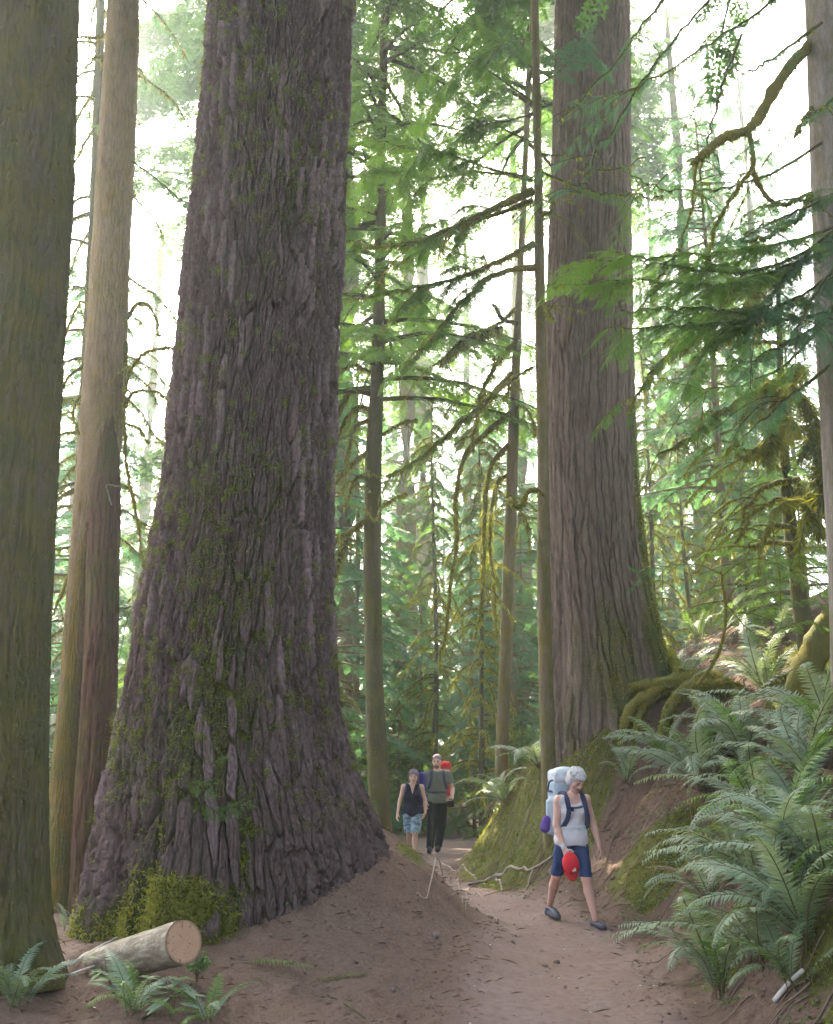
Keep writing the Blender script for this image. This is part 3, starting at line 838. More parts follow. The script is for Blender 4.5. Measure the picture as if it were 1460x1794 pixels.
GF = 'tall firs far off in the haze'; GY_ = 'young hemlocks filling the understorey'; GS = 'low hemlock saplings'; GD = 'dying spruces with mossy dead limbs'
for q in [
    (tall[0], 712, 33, .4, 1.0, 'dark fir trunk rising just above the heads of the walking couple', GF),
    (tall[2], 742, 41, 1.4, 1.0, 'stout dark fir in the haze straight behind the walking couple', GF),
    (tall[2], 592, 27, 2.2, 1.0, 'broad grey-green fir half hidden by the right flank of the giant fir', GF),
    (tall[1], 690, 52, 1.1, 1.0, 'pale hazy fir deep between the giant fir and the couple', GF),
    (tall[1], 826, 47, 3.0, 1.1, 'pale fir seen through the gap beside the leaning pole tree', GF),
    (tall[0], 925, 39, 4.0, 1.0, 'fir showing between the slender hemlock and the leaning pole tree', GF),
    (tall[1], 1195, 36, .9, 1.0, 'hazy fir between the two moss-hung spruces uphill', GF),
    (tall[0], 1258, 31, 2.5, .9, 'brown fir trunk right of both moss-hung spruces', GF),
    (tall[2], 1335, 43, 5.0, 1.0, 'thick hazy fir above the fern-covered bank', GF),
    (tall[1], 1395, 34, 3.6, 1.0, 'thin fir beside the smooth grey hemlock uphill', GF),
    (tall[0], 1115, 50, .2, 1.0, 'distant fir half hidden behind the grooved giant', GF),
    (tall[0], 225, 46, 1.9, .95, 'faint fir standing in the bright gap beside the giant fir', GF),
    (tall[1], 95, 34, 2.9, 1.0, 'fir in the narrow gap between the mossy trunk and the tan trunk', GF),
    (tall[2], 320, 58, 4.4, .9, 'farthest pale fir near the left flank of the giant fir', GF),
    (hem[0], 620, 25, .3, 1.0, 'feathery hemlock filling the gap right of the giant fir', GY_),
    (hem[1], 700, 30, 1.0, .9, 'feathery hemlock behind the left-hand woman of the couple', GY_),
    (hem[0], 830, 34, 2.0, 1.0, 'hemlock with layered boughs right of the man in the grey shirt', GY_),
    (hem[1], 920, 27, 3.0, .95, 'teal hemlock between the leaning pole tree and the slender hemlock', GY_),
    (hem[2], 560, 36, 4.0, 1.0, 'tall bushy hemlock mostly behind the giant fir', GY_),
    (hem[1], 255, 22, .5, .9, 'bushy hemlock left of the giant fir below the white sky gap', GY_),
    (hem[0], 120, 19, 5.0, .9, 'dark hemlock behind the gap between the mossy trunk and the tan trunk', GY_),
    (hem[1], 330, 30, 2.0, 1.1, 'hemlock with its top just left of the giant fir', GY_),
    (hem[0], 1160, 33, 1.2, 1.0, 'hazy hemlock right behind the base of the grooved giant', GY_),
    (hem[2], 1290, 28, 2.2, .9, 'hemlock above the ferns with sun glints through it', GY_),
    (hem[1], 1370, 22, 3.3, .85, 'dense hemlock at the top of the fern bank', GY_),
    (hem[2], 1440, 30, .6, 1.0, 'tall hemlock behind the smooth grey trunk', GY_),
    (hem[0], 1225, 42, .1, 1.1, 'misty hemlock far beyond the moss-hung spruces', GY_),
    (hem[2], 780, 55, .9, 1.1, 'misty hemlock far down the trail', GY_),
    (hem[2], 655, 47, 2.9, 1.1, 'misty hemlock seen past the green-tinged trunk', GY_),
    (hem[0], 880, 60, 3.9, 1.2, 'misty hemlock beyond the leaning pole tree', GY_),
    (ded[1], 762, 25, .4, .9, 'moss-hung dead spruce with golden sunlit limbs above the man of the couple', GD),
    (ded[0], 846, 22, 1.6, 1.0, 'drooping dead spruce draped in moss left of the leaning pole tree', GD),
    (ded[1], 1163, 23, 2.3, .85, 'thin moss-hung spruce nearest the grooved giant on the slope', GD),
    (ded[0], 1226, 24, 3.7, 1.1, 'thin moss-hung spruce with hooped limbs farther from the grooved giant', GD),
    (ded[0], 1305, 20, 5.1, .8, 'short moss-hung spruce high on the fern bank', GD),
    (sap[0], 1335, 15, .5, .75, 'bright green sapling with layered sprays above the ferns', GS),
    (sap[0], 1420, 13.5, 2.5, .7, 'bright green sapling beside the leaning mossy log', GS),
    (sap[1], 600, 21, 1.0, 1.0, 'sapling at the foot of the green-tinged trunk', GS),
    (sap[1], 700, 24.5, 3.0, .9, 'low sapling behind the woman in the navy top', GS),
    (sap[1], 830, 24, 2.0, 1.0, 'low sapling beyond the trail right of the man', GS),
    (sap[1], 915, 21, 5.0, .9, 'low sapling under the slender hemlock', GS),
    (sap[0], 235, 16, .2, .8, 'sapling behind the rotten half of the tan trunk', GS),
    (sap[1], 110, 14.5, 1.2, .9, 'sapling low between the mossy trunk and the tan trunk', GS),
    (sun_tinted, 693, 33, .5, 1.0, 'yellow-green young hemlock glowing in backlight between the green-tinged trunk and the couple', GY_),
    (sun_tinted, 738, 28, 1.5, .8, 'sunlit yellow-green hemlock close behind the heads of the couple', GY_),
    (sun_tinted, 812, 40, 2.5, 1.1, 'glowing yellow-green hemlock farther down the trail than the couple', GY_),
    (sun_tinted, 1205, 38, .2, 1.0, 'glowing yellow-green hemlock behind the two moss-hung spruces', GY_),
    (sun_tinted, 1315, 33, 3.5, 1.1, 'sunlit yellow-green hemlock uphill behind the crooked mossy limb', GY_),
    (sun_tinted, 300, 27, 4.5, 1.0, 'yellow-green hemlock in the gap left of the giant fir', GY_),
    (sun_tinted, 610, 29, 5.5, 1.2, 'yellow-green hemlock right against the edge of the giant fir', GY_),
]: stand(*q)
# the forest beyond, looking much the same everywhere
rg = np.random.default_rng(55)
for k in range(34):
    Y = rg.uniform(55, 120); px = rg.uniform(-150, 1620)
    pr_ = tall[int(rg.integers(0, 3))] if k % 3 else hem[int(rg.integers(0, 3))]
    stand(pr_, px, Y, rg.uniform(0, 6.28), rg.uniform(.85, 1.15), 'conifer dissolving into the bright haze beyond every other trunk', 'conifers dissolving into the haze')

for k in range(46):
    Y = rg.uniform(33, 75); px = rg.uniform(-100, 1560)
    stand(hem[int(rg.integers(0, 3))], px, Y, rg.uniform(0, 6.28), rg.uniform(.85, 1.3), 'bushy hemlock merging into the hazy green wall deep in the forest', 'bushy hemlocks deep in the forest')
# unseen firs added behind and beside the viewpoint to keep the trail in shade
for k, (x, y) in enumerate([(-5, -6), (4.5, -5), (0.5, -11), (10, 2), (9, 9), (7, -12), (-8, -15), (13, -7)]):
    dup(tall[k % 3], (x, y, Hs(x, y)), k * 1.3, 1.0, 'unseen tall conifer added around the viewpoint to shade the trail', 'unseen shade conifers around the viewpoint')
# ================================================================== crowns of the big trees, limbs, near boughs
def crown_on(root, prof, Y, z0, z1, L, nb, seed, leaf, kind='far', ss=1.1, step=.34, rise=.05, sag=.4):
    rg = np.random.default_rng(seed); mb, ml = MB(), MB()
    for k in range(nb):
        f = (k + rg.uniform(0, 1)) / nb; z = z0 + (z1 - z0) * f
        c = limb_curve((np.interp(z, prof[:, 0], prof[:, 1]), Y, z), rg.uniform(0, 6.28), L * (1 - f) ** .6 * rg.uniform(.6, 1.1) + .3, rise, sag, 7, rg)
        tube(mb, c, np.linspace(.05, .008, 7), 5, cap=False)
        bough(ml, c, ss, rg, kind, .15, step, .3)
    world_part(mb, 'limb_wood', M['dark_limb'], root, smooth=True); world_part(ml, 'foliage', leaf, root)


crown_on(tA, profA, YA, 13.5, 36, 4.6, 80, 501, M['hemlock'])
crown_on(tD, profD, YD, 19, 40, 4.6, 80, 502, M['hemlock'])
crown_on(tB, prB, 7.6, 11.5, 26, 3.2, 60, 503, M['hemlock'])
crown_on(tC, prC, 11.2, 13.5, 24, 2.6, 50, 504, M['hemlock'])
crown_on(tE, prE, 13.1, 13.2, 22, 2.3, 60, 505, M['hemlock'], 'far', .7, .24)
crown_on(tF, prF, 17.6, 13.2, 20, 1.8, 40, 506, M['hemlock'], 'far', .7, .24)
crown_on(tH, prH, 8.6, 10.5, 24, 3.2, 60, 507, M['hemlock'])
crown_on(tG, prG, 18.0, 8.0, 25, 3.2, 125, 508, M['hemlock_bright'], 'mid', .9, .18, .05, .35)

high = thing('tall_fir', 'x', 'tree')  # added firs whose crowns above the view keep sun off the foreground
conifer('high', 44, 21, 5.2, 120, 'far', 1.5, 110, .5, M['brown_bark'], M['hemlock'], high, dead=10, step=.36, sag=.4)
for q in [(high, 480, 26, .4, 1.0, 'very tall dark fir added directly behind the giant fir to shade the path', GF),
          (high, 1045, 31, 1.9, 1.0, 'very tall dark fir added directly behind the grooved giant to shade the foreground', GF),
          None,
          None,
          (high, 300, 33, 2.2, .95, 'very tall fir added left of the giant fir to block the sun', GF),
          None]:
    if q: stand(*q)


def limb(root, pts, Y0, Y1, r0, r1, seed, mat='moss_wood', moss=120, mlen=.07, leaf=None, kind='mid', size=.4, step=.12, twig=0, droop=.3, name='limb', up=(0, 0, 1), n=None, t0=.25, wig=.02):
    """one limb through photo points, from distance Y0 at its root to Y1 at its tip"""
    rg = np.random.default_rng(seed)
    k = len(pts); Ys = np.linspace(Y0, Y1, k)
    C = np.array([at(p[0], p[1], y) for p, y in zip(pts, Ys)])
    n = n or max(10, 6 * k)
    P = smooth_path(C, n); P = P + rg.normal(0, wig, P.shape) * np.linspace(0, 1, n)[:, None]
    rr = np.linspace(r0, r1, n) * (1 + .22 * fbm(np.arange(n) * .45, np.full(n, seed * .37), o=2))
    mb = MB(); tube(mb, P, rr, 18 if r0 > .045 else 7, 0, lump=.25, seed=seed)
    for q in range(twig):
        i = int(rg.integers(n // 4, n - 1)); L = rg.uniform(.25, .9)
        d = P[min(i + 1, n - 1)] - P[i - 1]; az = math.atan2(d[0], -d[1]) + rg.choice([-1, 1]) * rg.uniform(.4, 1.1)
        c = limb_curve(P[i], az, L, rg.uniform(-.4, .25), rg.uniform(.3, 1.0), 6, rg)
        tube(mb, c, np.linspace(max(.005, rr[i] * .4), .003, 6), 4, cap=False)
        if moss: strands(mb, c, .006, rg, moss * .5, mlen * .8, .009, 1)
        if leaf and rg.random() < .7:
            bough(mb, c, size * .8, rg, kind, .2, step, droop, 2)
    if moss: strands(mb, P, rr, rg, moss, mlen, .011, 1)
    if leaf: bough(mb, P, size, rg, kind, t0, step, droop, 2, up)
    o = world_part(mb, name, [M[mat], M['moss']] + ([leaf] if leaf else []), root, smooth=True)
    return o


HL, HB, HT = M['hemlock'], M['hemlock_bright'], M['hemlock_teal']
# slender hemlock: long mossy limbs sweeping left, a few right
for q, (pts, Y1, r0, mo, lf, tw, sz) in enumerate([
    ([(932, 335), (860, 368), (790, 400), (700, 430), (600, 424)], 12.2, .042, 170, HL, 5, .35),
    ([(934, 350), (880, 372), (800, 402), (745, 432), (690, 470)], 13.4, .03, 150, HB, 4, .4),
    ([(934, 428), (880, 455), (800, 488), (700, 508), (612, 524)], 12.4, .035, 170, HL, 6, .4),
    ([(938, 468), (890, 474), (850, 492), (800, 540), (740, 610), (700, 650)], 12.6, .035, 150, HL, 4, .35),
    ([(934, 312), (860, 296), (800, 275), (720, 262), (640, 240)], 12.6, .02, 30, HB, 5, .5),
    ([(934, 316), (850, 302), (760, 310), (680, 300), (600, 330)], 13.6, .02, 40, HB, 6, .5),
    ([(936, 250), (880, 225), (820, 190), (790, 165)], 13.0, .014, 0, HB, 3, .45),
    ([(934, 180), (880, 140), (830, 105), (790, 80)], 12.4, .014, 0, HB, 3, .45),
    ([(934, 120), (880, 80), (820, 40)], 12.9, .013, 0, HB, 3, .4),
    ([(934, 200), (870, 215), (810, 205)], 12.2, .014, 0, HL, 3, .4),
    ([(936, 70), (890, 75), (850, 110)], 12.0, .012, 0, HL, 2, .4),
    ([(944, 270), (1000, 276), (1060, 300), (1130, 278)], 12.2, .013, 20, None, 3, .3),
    ([(946, 300), (990, 318), (1050, 338), (1110, 340), (1160, 348)], 12.2, .018, 60, HL, 2, .25),
    ([(942, 150), (985, 120), (1030, 60)], 12.4, .012, 0, HT, 2, .4),
    ([(940, 380), (965, 370), (972, 345)], 12.8, .02, 120, None, 1, .2),
    ([(948, 520), (962, 545), (968, 560)], 12.6, .018, 160, None, 0, .2),
    ([(940, 640), (905, 660), (880, 700)], 12.6, .012, 80, None, 2, .2)]):
    limb(tE, pts, 13.1, Y1, r0 * (1.35 if mo >= 100 else 1), .009, 600 + q, 'dark_limb' if mo < 100 else 'moss_wood', mo * 1.4, .075, lf, 'mid', sz * 1.25, .09, tw + 3)
limb(tE, [(953, 866), (938, 858), (925, 862), (917, 880), (908, 888), (897, 884)], 13.0, 12.7, .032, .03, 640, 'moss_wood', 900, .035, None, wig=.003, name='hooked_limb')
# leaning pole tree: long mossy limbs falling to the left
for q, (pts, Y1, r0) in enumerate([
    ([(898, 655), (850, 705), (800, 748), (740, 800), (680, 835)], 16.6, .045),
    ([(893, 725), (850, 760), (815, 800), (800, 870), (798, 960), (785, 1060), (770, 1180)], 16.8, .04),
    ([(890, 780), (860, 820), (850, 900), (848, 1000), (842, 1090)], 17.0, .034),
    ([(892, 830), (870, 850), (858, 930), (866, 1040), (872, 1120)], 17.2, .03),
    ([(902, 600), (870, 640), (840, 700), (828, 790)], 16.7, .034),
    ([(905, 540), (870, 570), (820, 590), (770, 632)], 16.9, .03),
    ([(888, 860), (905, 880), (930, 930)], 17.0, .02),
    ([(895, 700), (925, 720), (940, 760)], 17.2, .016)]):
    limb(tF, pts, 17.6, Y1, r0 * 1.35, .018, 660 + q, 'moss_wood', 260, .10, HB if q in (0, 5) else None, 'mid', .4, .14, 6)
limb(tF, [(906, 566), (886, 562), (872, 545), (866, 532)], 17.4, 17.0, .05, .03, 690, 'dark_limb', 60, .06, None, name='broken_stub')
limb(tF, [(880, 575), (845, 585), (810, 600), (772, 632)], 17.3, 16.8, .05, .03, 691, 'dark_limb', 500, .22, None, name='limb')
# green-tinged trunk: hooped mossy limbs on the left
for q, (pts, Y1, r0) in enumerate([
    ([(655, 688), (630, 684), (606, 696), (590, 740), (584, 800), (580, 850)], 17.4, .05),
    ([(652, 718), (625, 715), (600, 745), (586, 790)], 17.7, .045),
    ([(650, 735), (622, 750), (610, 800), (600, 870)], 17.2, .04),
    ([(648, 790), (615, 815), (590, 845), (572, 880)], 17.0, .045),
    ([(642, 830), (618, 845), (606, 890)], 17.5, .035),
    ([(642, 912), (615, 930), (592, 945), (570, 962)], 16.8, .05),
    ([(655, 655), (620, 640), (590, 655)], 17.6, .03),
    ([(672, 760), (700, 742), (730, 735)], 17.4, .02),
    ([(670, 888), (695, 872), (715, 865)], 17.4, .025),
    ([(640, 835), (645, 828), (650, 826)], 17.6, .04)]):
    limb(tG, pts, 18.0, Y1, r0 * 1.2, .018, 700 + q, 'moss_wood', 260, .09, None, twig=3 if q < 6 else 1)
limb(tG, [(610, 945), (600, 965), (592, 985), (586, 1010)], 17.0, 16.9, .06, .02, 720, 'dark_limb', 400, .18, None)
# tan trunk: hooped limbs against the gap to its right and on its left
for q, (pts, Y1, r0) in enumerate([
    ([(222, 560), (238, 535), (255, 532), (272, 555), (280, 590)], 10.8, .022),
    ([(218, 690), (228, 650), (250, 622), (285, 610), (312, 612)], 10.6, .024),
    ([(216, 720), (232, 690), (262, 684), (302, 698)], 10.9, .02),
    ([(222, 600), (218, 700), (222, 820), (238, 900), (252, 990), (260, 1050)], 10.5, .022),
    ([(214, 740), (245, 752), (262, 780)], 10.8, .016),
    ([(205, 1066), (225, 1064), (246, 1060)], 10.6, .014),
    ([(150, 640), (120, 660), (105, 690)], 10.8, .02),
    ([(150, 690), (136, 700), (128, 730), (140, 760)], 10.9, .022),
    ([(150, 600), (160, 560), (140, 530), (108, 610)], 11.6, .02),
    ([(130, 860), (110, 868), (92, 880)], 11.0, .035),
    ([(228, 280), (270, 310), (310, 345), (345, 365)], 10.4, .012),
    ([(186, 62), (160, 66), (135, 62)], 11.4, .03),
    ([(182, 105), (168, 100), (148, 122)], 11.5, .03),
    ([(120, 1010), (100, 1060), (84, 1090)], 11.0, .02)]):
    limb(tC, pts, 11.2, Y1, r0, .008, 740 + q, 'dark_limb' if q in (5, 10, 11, 12) else 'moss_wood', 0 if q in (5, 10) else 260, .035, HT if q == 10 else None, 'mid', .28, .1, 2, wig=.01)
limb(tC, [(196, 885), (190, 865), (188, 850), (212, 852)], 10.9, 10.75, .008, .005, 780, 'grey_bark', 0, twig=0, name='snapped_twig', wig=.003)

# dark bushy conifer with hanging moss in the gap behind the tan trunk
tK = thing('mossy_hemlock', 'dark ragged hemlock with moss-hung limbs in the gap just behind the tan trunk', 'tree', (at(158, 1335, 15.0)[0], 15.0, 0))
rows = edges([(-100, 172, 186), (300, 160, 178), (700, 140, 160), (1000, 122, 146), (1400, 104, 134)], 15.0, ext=[(18, .1, .02)])
V, Qd, _ = trunk(rows, 15.0, np.arange(rows[0, 0] - .4, rows[-1, 0], .1), 20, smooth_disp(77, .015), front=False)
mb = MB(); mb.add(V, None, Qd); world_part(mb, 'trunk', M['dark_limb'], tK, smooth=True)
rg = np.random.default_rng(88); mb, ml, mm = MB(), MB(), MB()
for k in range(64):
    z = rg.uniform(1.5, 15); x = np.interp(z, rows[:, 0], rows[:, 1])
    c = limb_curve((x, 15.0, z), rg.uniform(0, 6.28), rg.uniform(.5, 1.7), rg.uniform(0, .3), rg.uniform(.4, .9), 7, rg, .08)
    tube(mb, c, np.linspace(.03, .007, 7), 5, cap=False); strands(mm, c, .02, rg, 110, .10, .012)
    bough(ml, c, .36, rg, 'mid', .35, .16, .5)
world_part(mb, 'limb_wood', M['dark_limb'], tK, smooth=True); world_part(mm, 'moss', M['moss'], tK); world_part(ml, 'foliage', HT, tK)

# grey hemlock: the crooked mossy limb and the boughs that hang into view
limb(tH, [(1420, 78), (1385, 115), (1352, 165), (1330, 205), (1308, 228), (1272, 240), (1245, 258), (1217, 288)], 8.6, 7.6, .058, .03, 800, 'moss_wood', 420, .035, None, twig=0, name='crooked_limb', wig=.008)
limb(tH, [(1312, 230), (1318, 262), (1318, 292), (1296, 325), (1268, 370), (1250, 410), (1244, 440)], 8.0, 7.8, .024, .010, 801, 'moss_wood', 260, .03, None, twig=2, wig=.008)
limb(tH, [(1318, 292), (1330, 325), (1355, 355), (1385, 356), (1418, 338)], 8.0, 8.3, .022, .018, 802, 'moss_wood', 260, .03, None, twig=1, wig=.008)
limb(tH, [(1220, 285), (1216, 330), (1210, 380), (1190, 430), (1150, 500)], 7.6, 7.4, .014, .005, 803, 'moss_wood', 120, .03, HT, 'fine', .22, .07, 2)
limb(tH, [(1425, 190), (1408, 210), (1395, 240)], 8.6, 8.2, .03, .012, 804, 'moss_wood', 300, .035, None, twig=1)
limb(tH, [(1420, 340), (1400, 380), (1350, 410), (1310, 425)], 8.6, 8.0, .03, .01, 805, 'moss_wood', 240, .035, None, twig=1)
for q, (pts, Y1, lf, kd, sz, st, dr) in enumerate([
    ([(1470, 395), (1380, 425), (1280, 440), (1150, 448), (990, 462)], 7.2, HB, 'fine', .50, .042, .2),
    ([(1470, 430), (1370, 470), (1260, 500), (1120, 490), (970, 505)], 7.0, HB, 'fine', .50, .045, .25),
    ([(1470, 470), (1400, 520), (1300, 560), (1180, 570), (1040, 580)], 7.4, HL, 'fine', .50, .048, .3),
    ([(1480, 330), (1400, 370), (1330, 400), (1290, 420)], 7.6, HT, 'fine', .36, .06, .3),
    ([(1490, 440), (1440, 500), (1405, 560), (1390, 640)], 7.0, HT, 'fine', .38, .055, .5),
    ([(1490, 500), (1430, 570), (1340, 620), (1280, 640)], 7.6, HT, 'fine', .38, .06, .4),
    ([(1490, 150), (1445, 185), (1410, 215)], 7.4, HT, 'fine', .25, .05, .3),
    ([(1490, 330), (1430, 350), (1370, 350), (1300, 380)], 7.9, HL, 'fine', .36, .06, .3),
    ([(1420, -60), (1330, 20), (1250, 70), (1160, 130), (1080, 170)], 7.8, HT, 'fine', .24, .075, .35),
    ([(1300, -60), (1215, 30), (1150, 110), (1095, 190), (1030, 300), (1004, 350)], 7.6, HT, 'fine', .20, .06, .55),
    ([(1210, -60), (1130, 40), (1060, 130), (980, 215)], 7.4, HT, 'fine', .20, .07, .5),
    ([(1440, 40), (1370, 90), (1320, 120), (1260, 130)], 7.8, HT, 'fine', .25, .08, .35),
    ([(1300, 60), (1262, 160), (1240, 260), (1220, 330)], 7.6, HT, 'fine', .16, .07, .6),
    ([(1440, 250), (1360, 300), (1260, 330), (1160, 330), (1100, 300)], 8.6, HL, 'fine', .28, .08, .3),
    ([(1450, 560), (1360, 650), (1250, 680), (1140, 660)], 9.6, HL, 'fine', .36, .075, .4),
    ([(1470, 410), (1340, 470), (1200, 470), (1060, 440)], 7.5, HB, 'fine', .45, .05, .2),
    ([(1480, 540), (1370, 560), (1230, 540), (1090, 545)], 7.3, HL, 'fine', .45, .05, .3),
    ([(1490, 380), (1420, 440), (1350, 520), (1320, 600)], 7.2, HT, 'fine', .42, .05, .4),
    ([(1455, 640), (1390, 690), (1330, 740), (1290, 790)], 8.8, HT, 'fine', .3, .07, .6)]):
    limb(tH, pts, 8.4, Y1, .016, .004, 820 + q, 'dark_limb', 25, .05, lf, kd, sz, st, 3 if q not in (8, 9, 10, 12) else 4, dr, 'bough', t0=.08)

# dark hemlock hung with curtains of moss, at the top of the bank
tN = thing('mossy_hemlock', 'hemlock with dark curtains of hanging moss beside the smooth grey trunk', 'tree', (at(1400, 1200, 11.5)[0], 11.5, Hs(at(1400, 1200, 11.5)[0], 11.5)))
x0 = at(1400, 1000, 11.5)[0]
mb = MB(); zz = np.linspace(2.0, 7.6, 24); PN = np.stack([x0 + .06 * np.sin(zz), np.full(24, 11.5), zz], 1)
tube(mb, PN, np.linspace(.12, .015, 24), 12, lump=.1, seed=5); world_part(mb, 'trunk', M['dark_limb'], tN, smooth=True)
rg = np.random.default_rng(99)
for q, (pts, mo, ln) in enumerate([
    ([(1400, 470), (1350, 490), (1310, 530), (1280, 575)], 420, .22), ([(1400, 600), (1340, 600), (1260, 596), (1165, 594)], 90, .1),
    ([(1400, 640), (1380, 660), (1360, 720), (1345, 800)], 700, .30), ([(1400, 690), (1420, 720), (1435, 790), (1440, 880)], 700, .30),
    ([(1400, 760), (1340, 780), (1300, 800), (1285, 760)], 260, .12), ([(1400, 850), (1420, 880), (1430, 930)], 600, .25),
    ([(1400, 840), (1350, 850), (1310, 890), (1292, 950)], 200, .06), ([(1400, 880), (1360, 875), (1320, 900), (1308, 925)], 200, .06),
    ([(1400, 560), (1330, 540), (1240, 560), (1150, 640), (1100, 730)], 120, .1), ([(1400, 700), (1320, 690), (1220, 760), (1150, 800)], 120, .1),
    ([(1400, 930), (1370, 920), (1345, 925), (1338, 950)], 220, .05), ([(1400, 955), (1350, 950), (1310, 955)], 160, .06),
    ([(1400, 520), (1450, 560), (1480, 640)], 400, .25)]):
    limb(tN, pts, 11.5, 10.9, .035, .012, 860 + q, 'moss_wood', mo, ln, HL if q in (0, 2, 3, 8, 9, 12) else None, 'mid', .38, .12, 5)

# slim alder arching over the ferns, tilted mossy trunk at the edge
tV = thing('arching_sapling', 'thin mossy stem curving up from the ferns below the moss-hung spruces', 'sapling', at(1235, 1190, 10.6))
limb(tV, [(1222, 1200), (1245, 1170), (1264, 1130), (1272, 1080), (1268, 1035), (1262, 1000)], 10.6, 10.5, .022, .012, 890, 'moss_wood', 120, .03, None, wig=.004, name='stem')
limb(tV, [(1265, 1010), (1300, 985), (1360, 975), (1440, 985)], 10.5, 10.0, .007, .003, 891, 'moss_wood', 0, .03, HB, 'fine', .3, .08, 2, name='bough')
limb(tV, [(1264, 1005), (1220, 990), (1160, 990), (1110, 1000)], 10.5, 10.2, .007, .003, 892, 'moss_wood', 0, .03, HT, 'fine', .26, .08, 2, name='bough')
for k, (pts) in enumerate([[(1460, 1010), (1380, 1010), (1290, 1030)], [(1460, 1060), (1380, 1050), (1300, 1075)], [(1460, 1100), (1400, 1090), (1330, 1115)], [(1440, 960), (1380, 985), (1310, 1000)]]):
    limb(tV, [(1272, 1060)] + pts[::-1], 10.6, 10.2, .006, .003, 895 + k, 'moss_wood', 0, .03, HB, 'fine', .3, .08, 1, name='bough')

near = thing('young_hemlock', 'x', 'tree')
conifer('near', 12, 2.6, 2.3, 80, 'mid', .62, 230, .10, M['brown_bark'], HT, near, dead=10, step=.17, sag=.42, shape=.6)
for q in [(near, 1300, 17.5, .4, .9, 'leafy hemlock rising from the top of the bank right of the grooved giant', GY_),
          (near, 575, 20.5, 2.0, .9, 'leafy hemlock mostly hidden behind the right edge of the giant fir', GY_),
          (near, 905, 25, 1.1, 1.0, 'leafy hemlock in the gap between the two pole-like trees', GY_)]: stand(*q)
for k, (x, y) in enumerate([(-6, 2.5), (6.2, 2), (-7.5, 12.5), (7.6, 14), (.5, -5.5), (-4, -10), (5.5, -9), (8.5, 7)]):  # more unseen firs, added to close the canopy and cut frontal skylight
    dup(high, (x, y, Hs(x, y)), k * 1.7, .9, 'unseen tall conifer added around the viewpoint to shade the trail', 'unseen shade conifers around the viewpoint')
# ================================================================== ferns, herbs, litter, log, roots
_yy = np.concatenate([np.arange(3.5, 20, .01), np.arange(20, 60, .1)])


def hit(px, py):
    """first point of the ground seen at a photo pixel"""
    d = ray(px, py); t = _yy / d[1]
    x, z = EYE[0] + d[0] * t, EYE[2] + d[2] * t
    h = H(x, _yy); k = np.where(z < h)[0]
    i = k[0] if len(k) else len(_yy) - 1
    return np.array([x[i], _yy[i], h[i]])


def slope(x, y, e=.25):
    n = np.array([-(Hs(x + e, y) - Hs(x - e, y)) / (2 * e), -(Hs(x, y + e) - Hs(x, y - e)) / (2 * e), 1.0])
    return n / np.linalg.norm(n)


M['dead_frond'] = mat_leaf('dead_frond', (.10, .055, .028), (.22, .13, .07), trans=.2, rough=.8)


def frond_mesh(seed, up=68, bend=95, n=34, plen=.105, leaf='fern', curl=0, tipdroop=1.0):
    """one sword-fern frond, 1 long: arching midrib and two rows of tapering leaflets"""
    r = np.random.default_rng(seed); mb = MB()
    k = 40; s = np.linspace(0, 1, k)
    ang = np.radians(up - bend * s ** 1.25 * tipdroop)
    P = np.zeros((k, 3)); P[1:, 0] = np.cumsum(np.cos(ang[:-1])) / k; P[1:, 2] = np.cumsum(np.sin(ang[:-1])) / k
    P[:, 1] = curl * s ** 2
    tube(mb, P, np.linspace(.006, .0015, k), 4, 0, cap=False, up=(0, 1, 0))
    T, S_, N_ = frames(P, (0, 0, 1))
    V, Tr = [], []
    for i in range(n):
        t = .10 + .89 * (i + .5) / n
        q = t * (k - 1); i0 = int(q); f = q - i0; i1 = min(k - 1, i0 + 1)
        p = P[i0] * (1 - f) + P[i1] * f; tt = T[i0]; sd_ = S_[i0]; nn = N_[i0]
        L = plen * (min(1, .35 + (t - .1) * 3.2)) * (1 - ((t - .35) / .66) ** 2 if t > .35 else 1) ** .8 + .008
        for sd in (-1, 1):
            a = math.radians(r.uniform(58, 74) - 18 * t)
            d = tt * math.cos(a) + sd_ * sd * math.sin(a) + nn * r.uniform(-.30, .06)
            d /= np.linalg.norm(d); w = np.cross(d, nn); w /= np.linalg.norm(w) + 1e-9
            l = L * r.uniform(.88, 1.1); wd = .0076 * (.6 + .6 * L / plen)
            b = len(V)
            V += [p - w * wd * .6, p + d * l * .35 - w * wd + nn * .003, p + d * l + nn * -.012, p + d * l * .35 + w * wd + nn * .003, p + w * wd * .6]
            Tr += [(b, b + 1, b + 4), (b + 1, b + 3, b + 4), (b + 1, b + 2, b + 3)]
    mb.add(V, Tr, None, 1)
    return mb.mesh('frond', [M['stem'], M[leaf]])


M['dead_stem'] = mat_plain('dead_stem', (.17, .125, .095), .9)
M['stem'] = mat_plain('fern_stem', (.10, .085, .035), .6)
FR = [frond_mesh(k, up, bend, 44, pl, 'fern', cu) for k, (up, bend, pl, cu) in enumerate([(66, 92, .105, .06), (58, 85, .11, -.08), (74, 110, .10, .1), (46, 70, .105, 0), (62, 118, .095, -.05), (80, 88, .10, .04)])]
FRB = [frond_mesh(20 + k, up, bend, 34, .11, 'fern_bright', cu) for k, (up, bend, cu) in enumerate([(62, 92, .08), (50, 100, -.06), (76, 105, .03)])]
FRD = frond_mesh(40, 30, 75, 30, .085, 'dead_frond', .08)
GFN = 'sword ferns spilling down the bank'


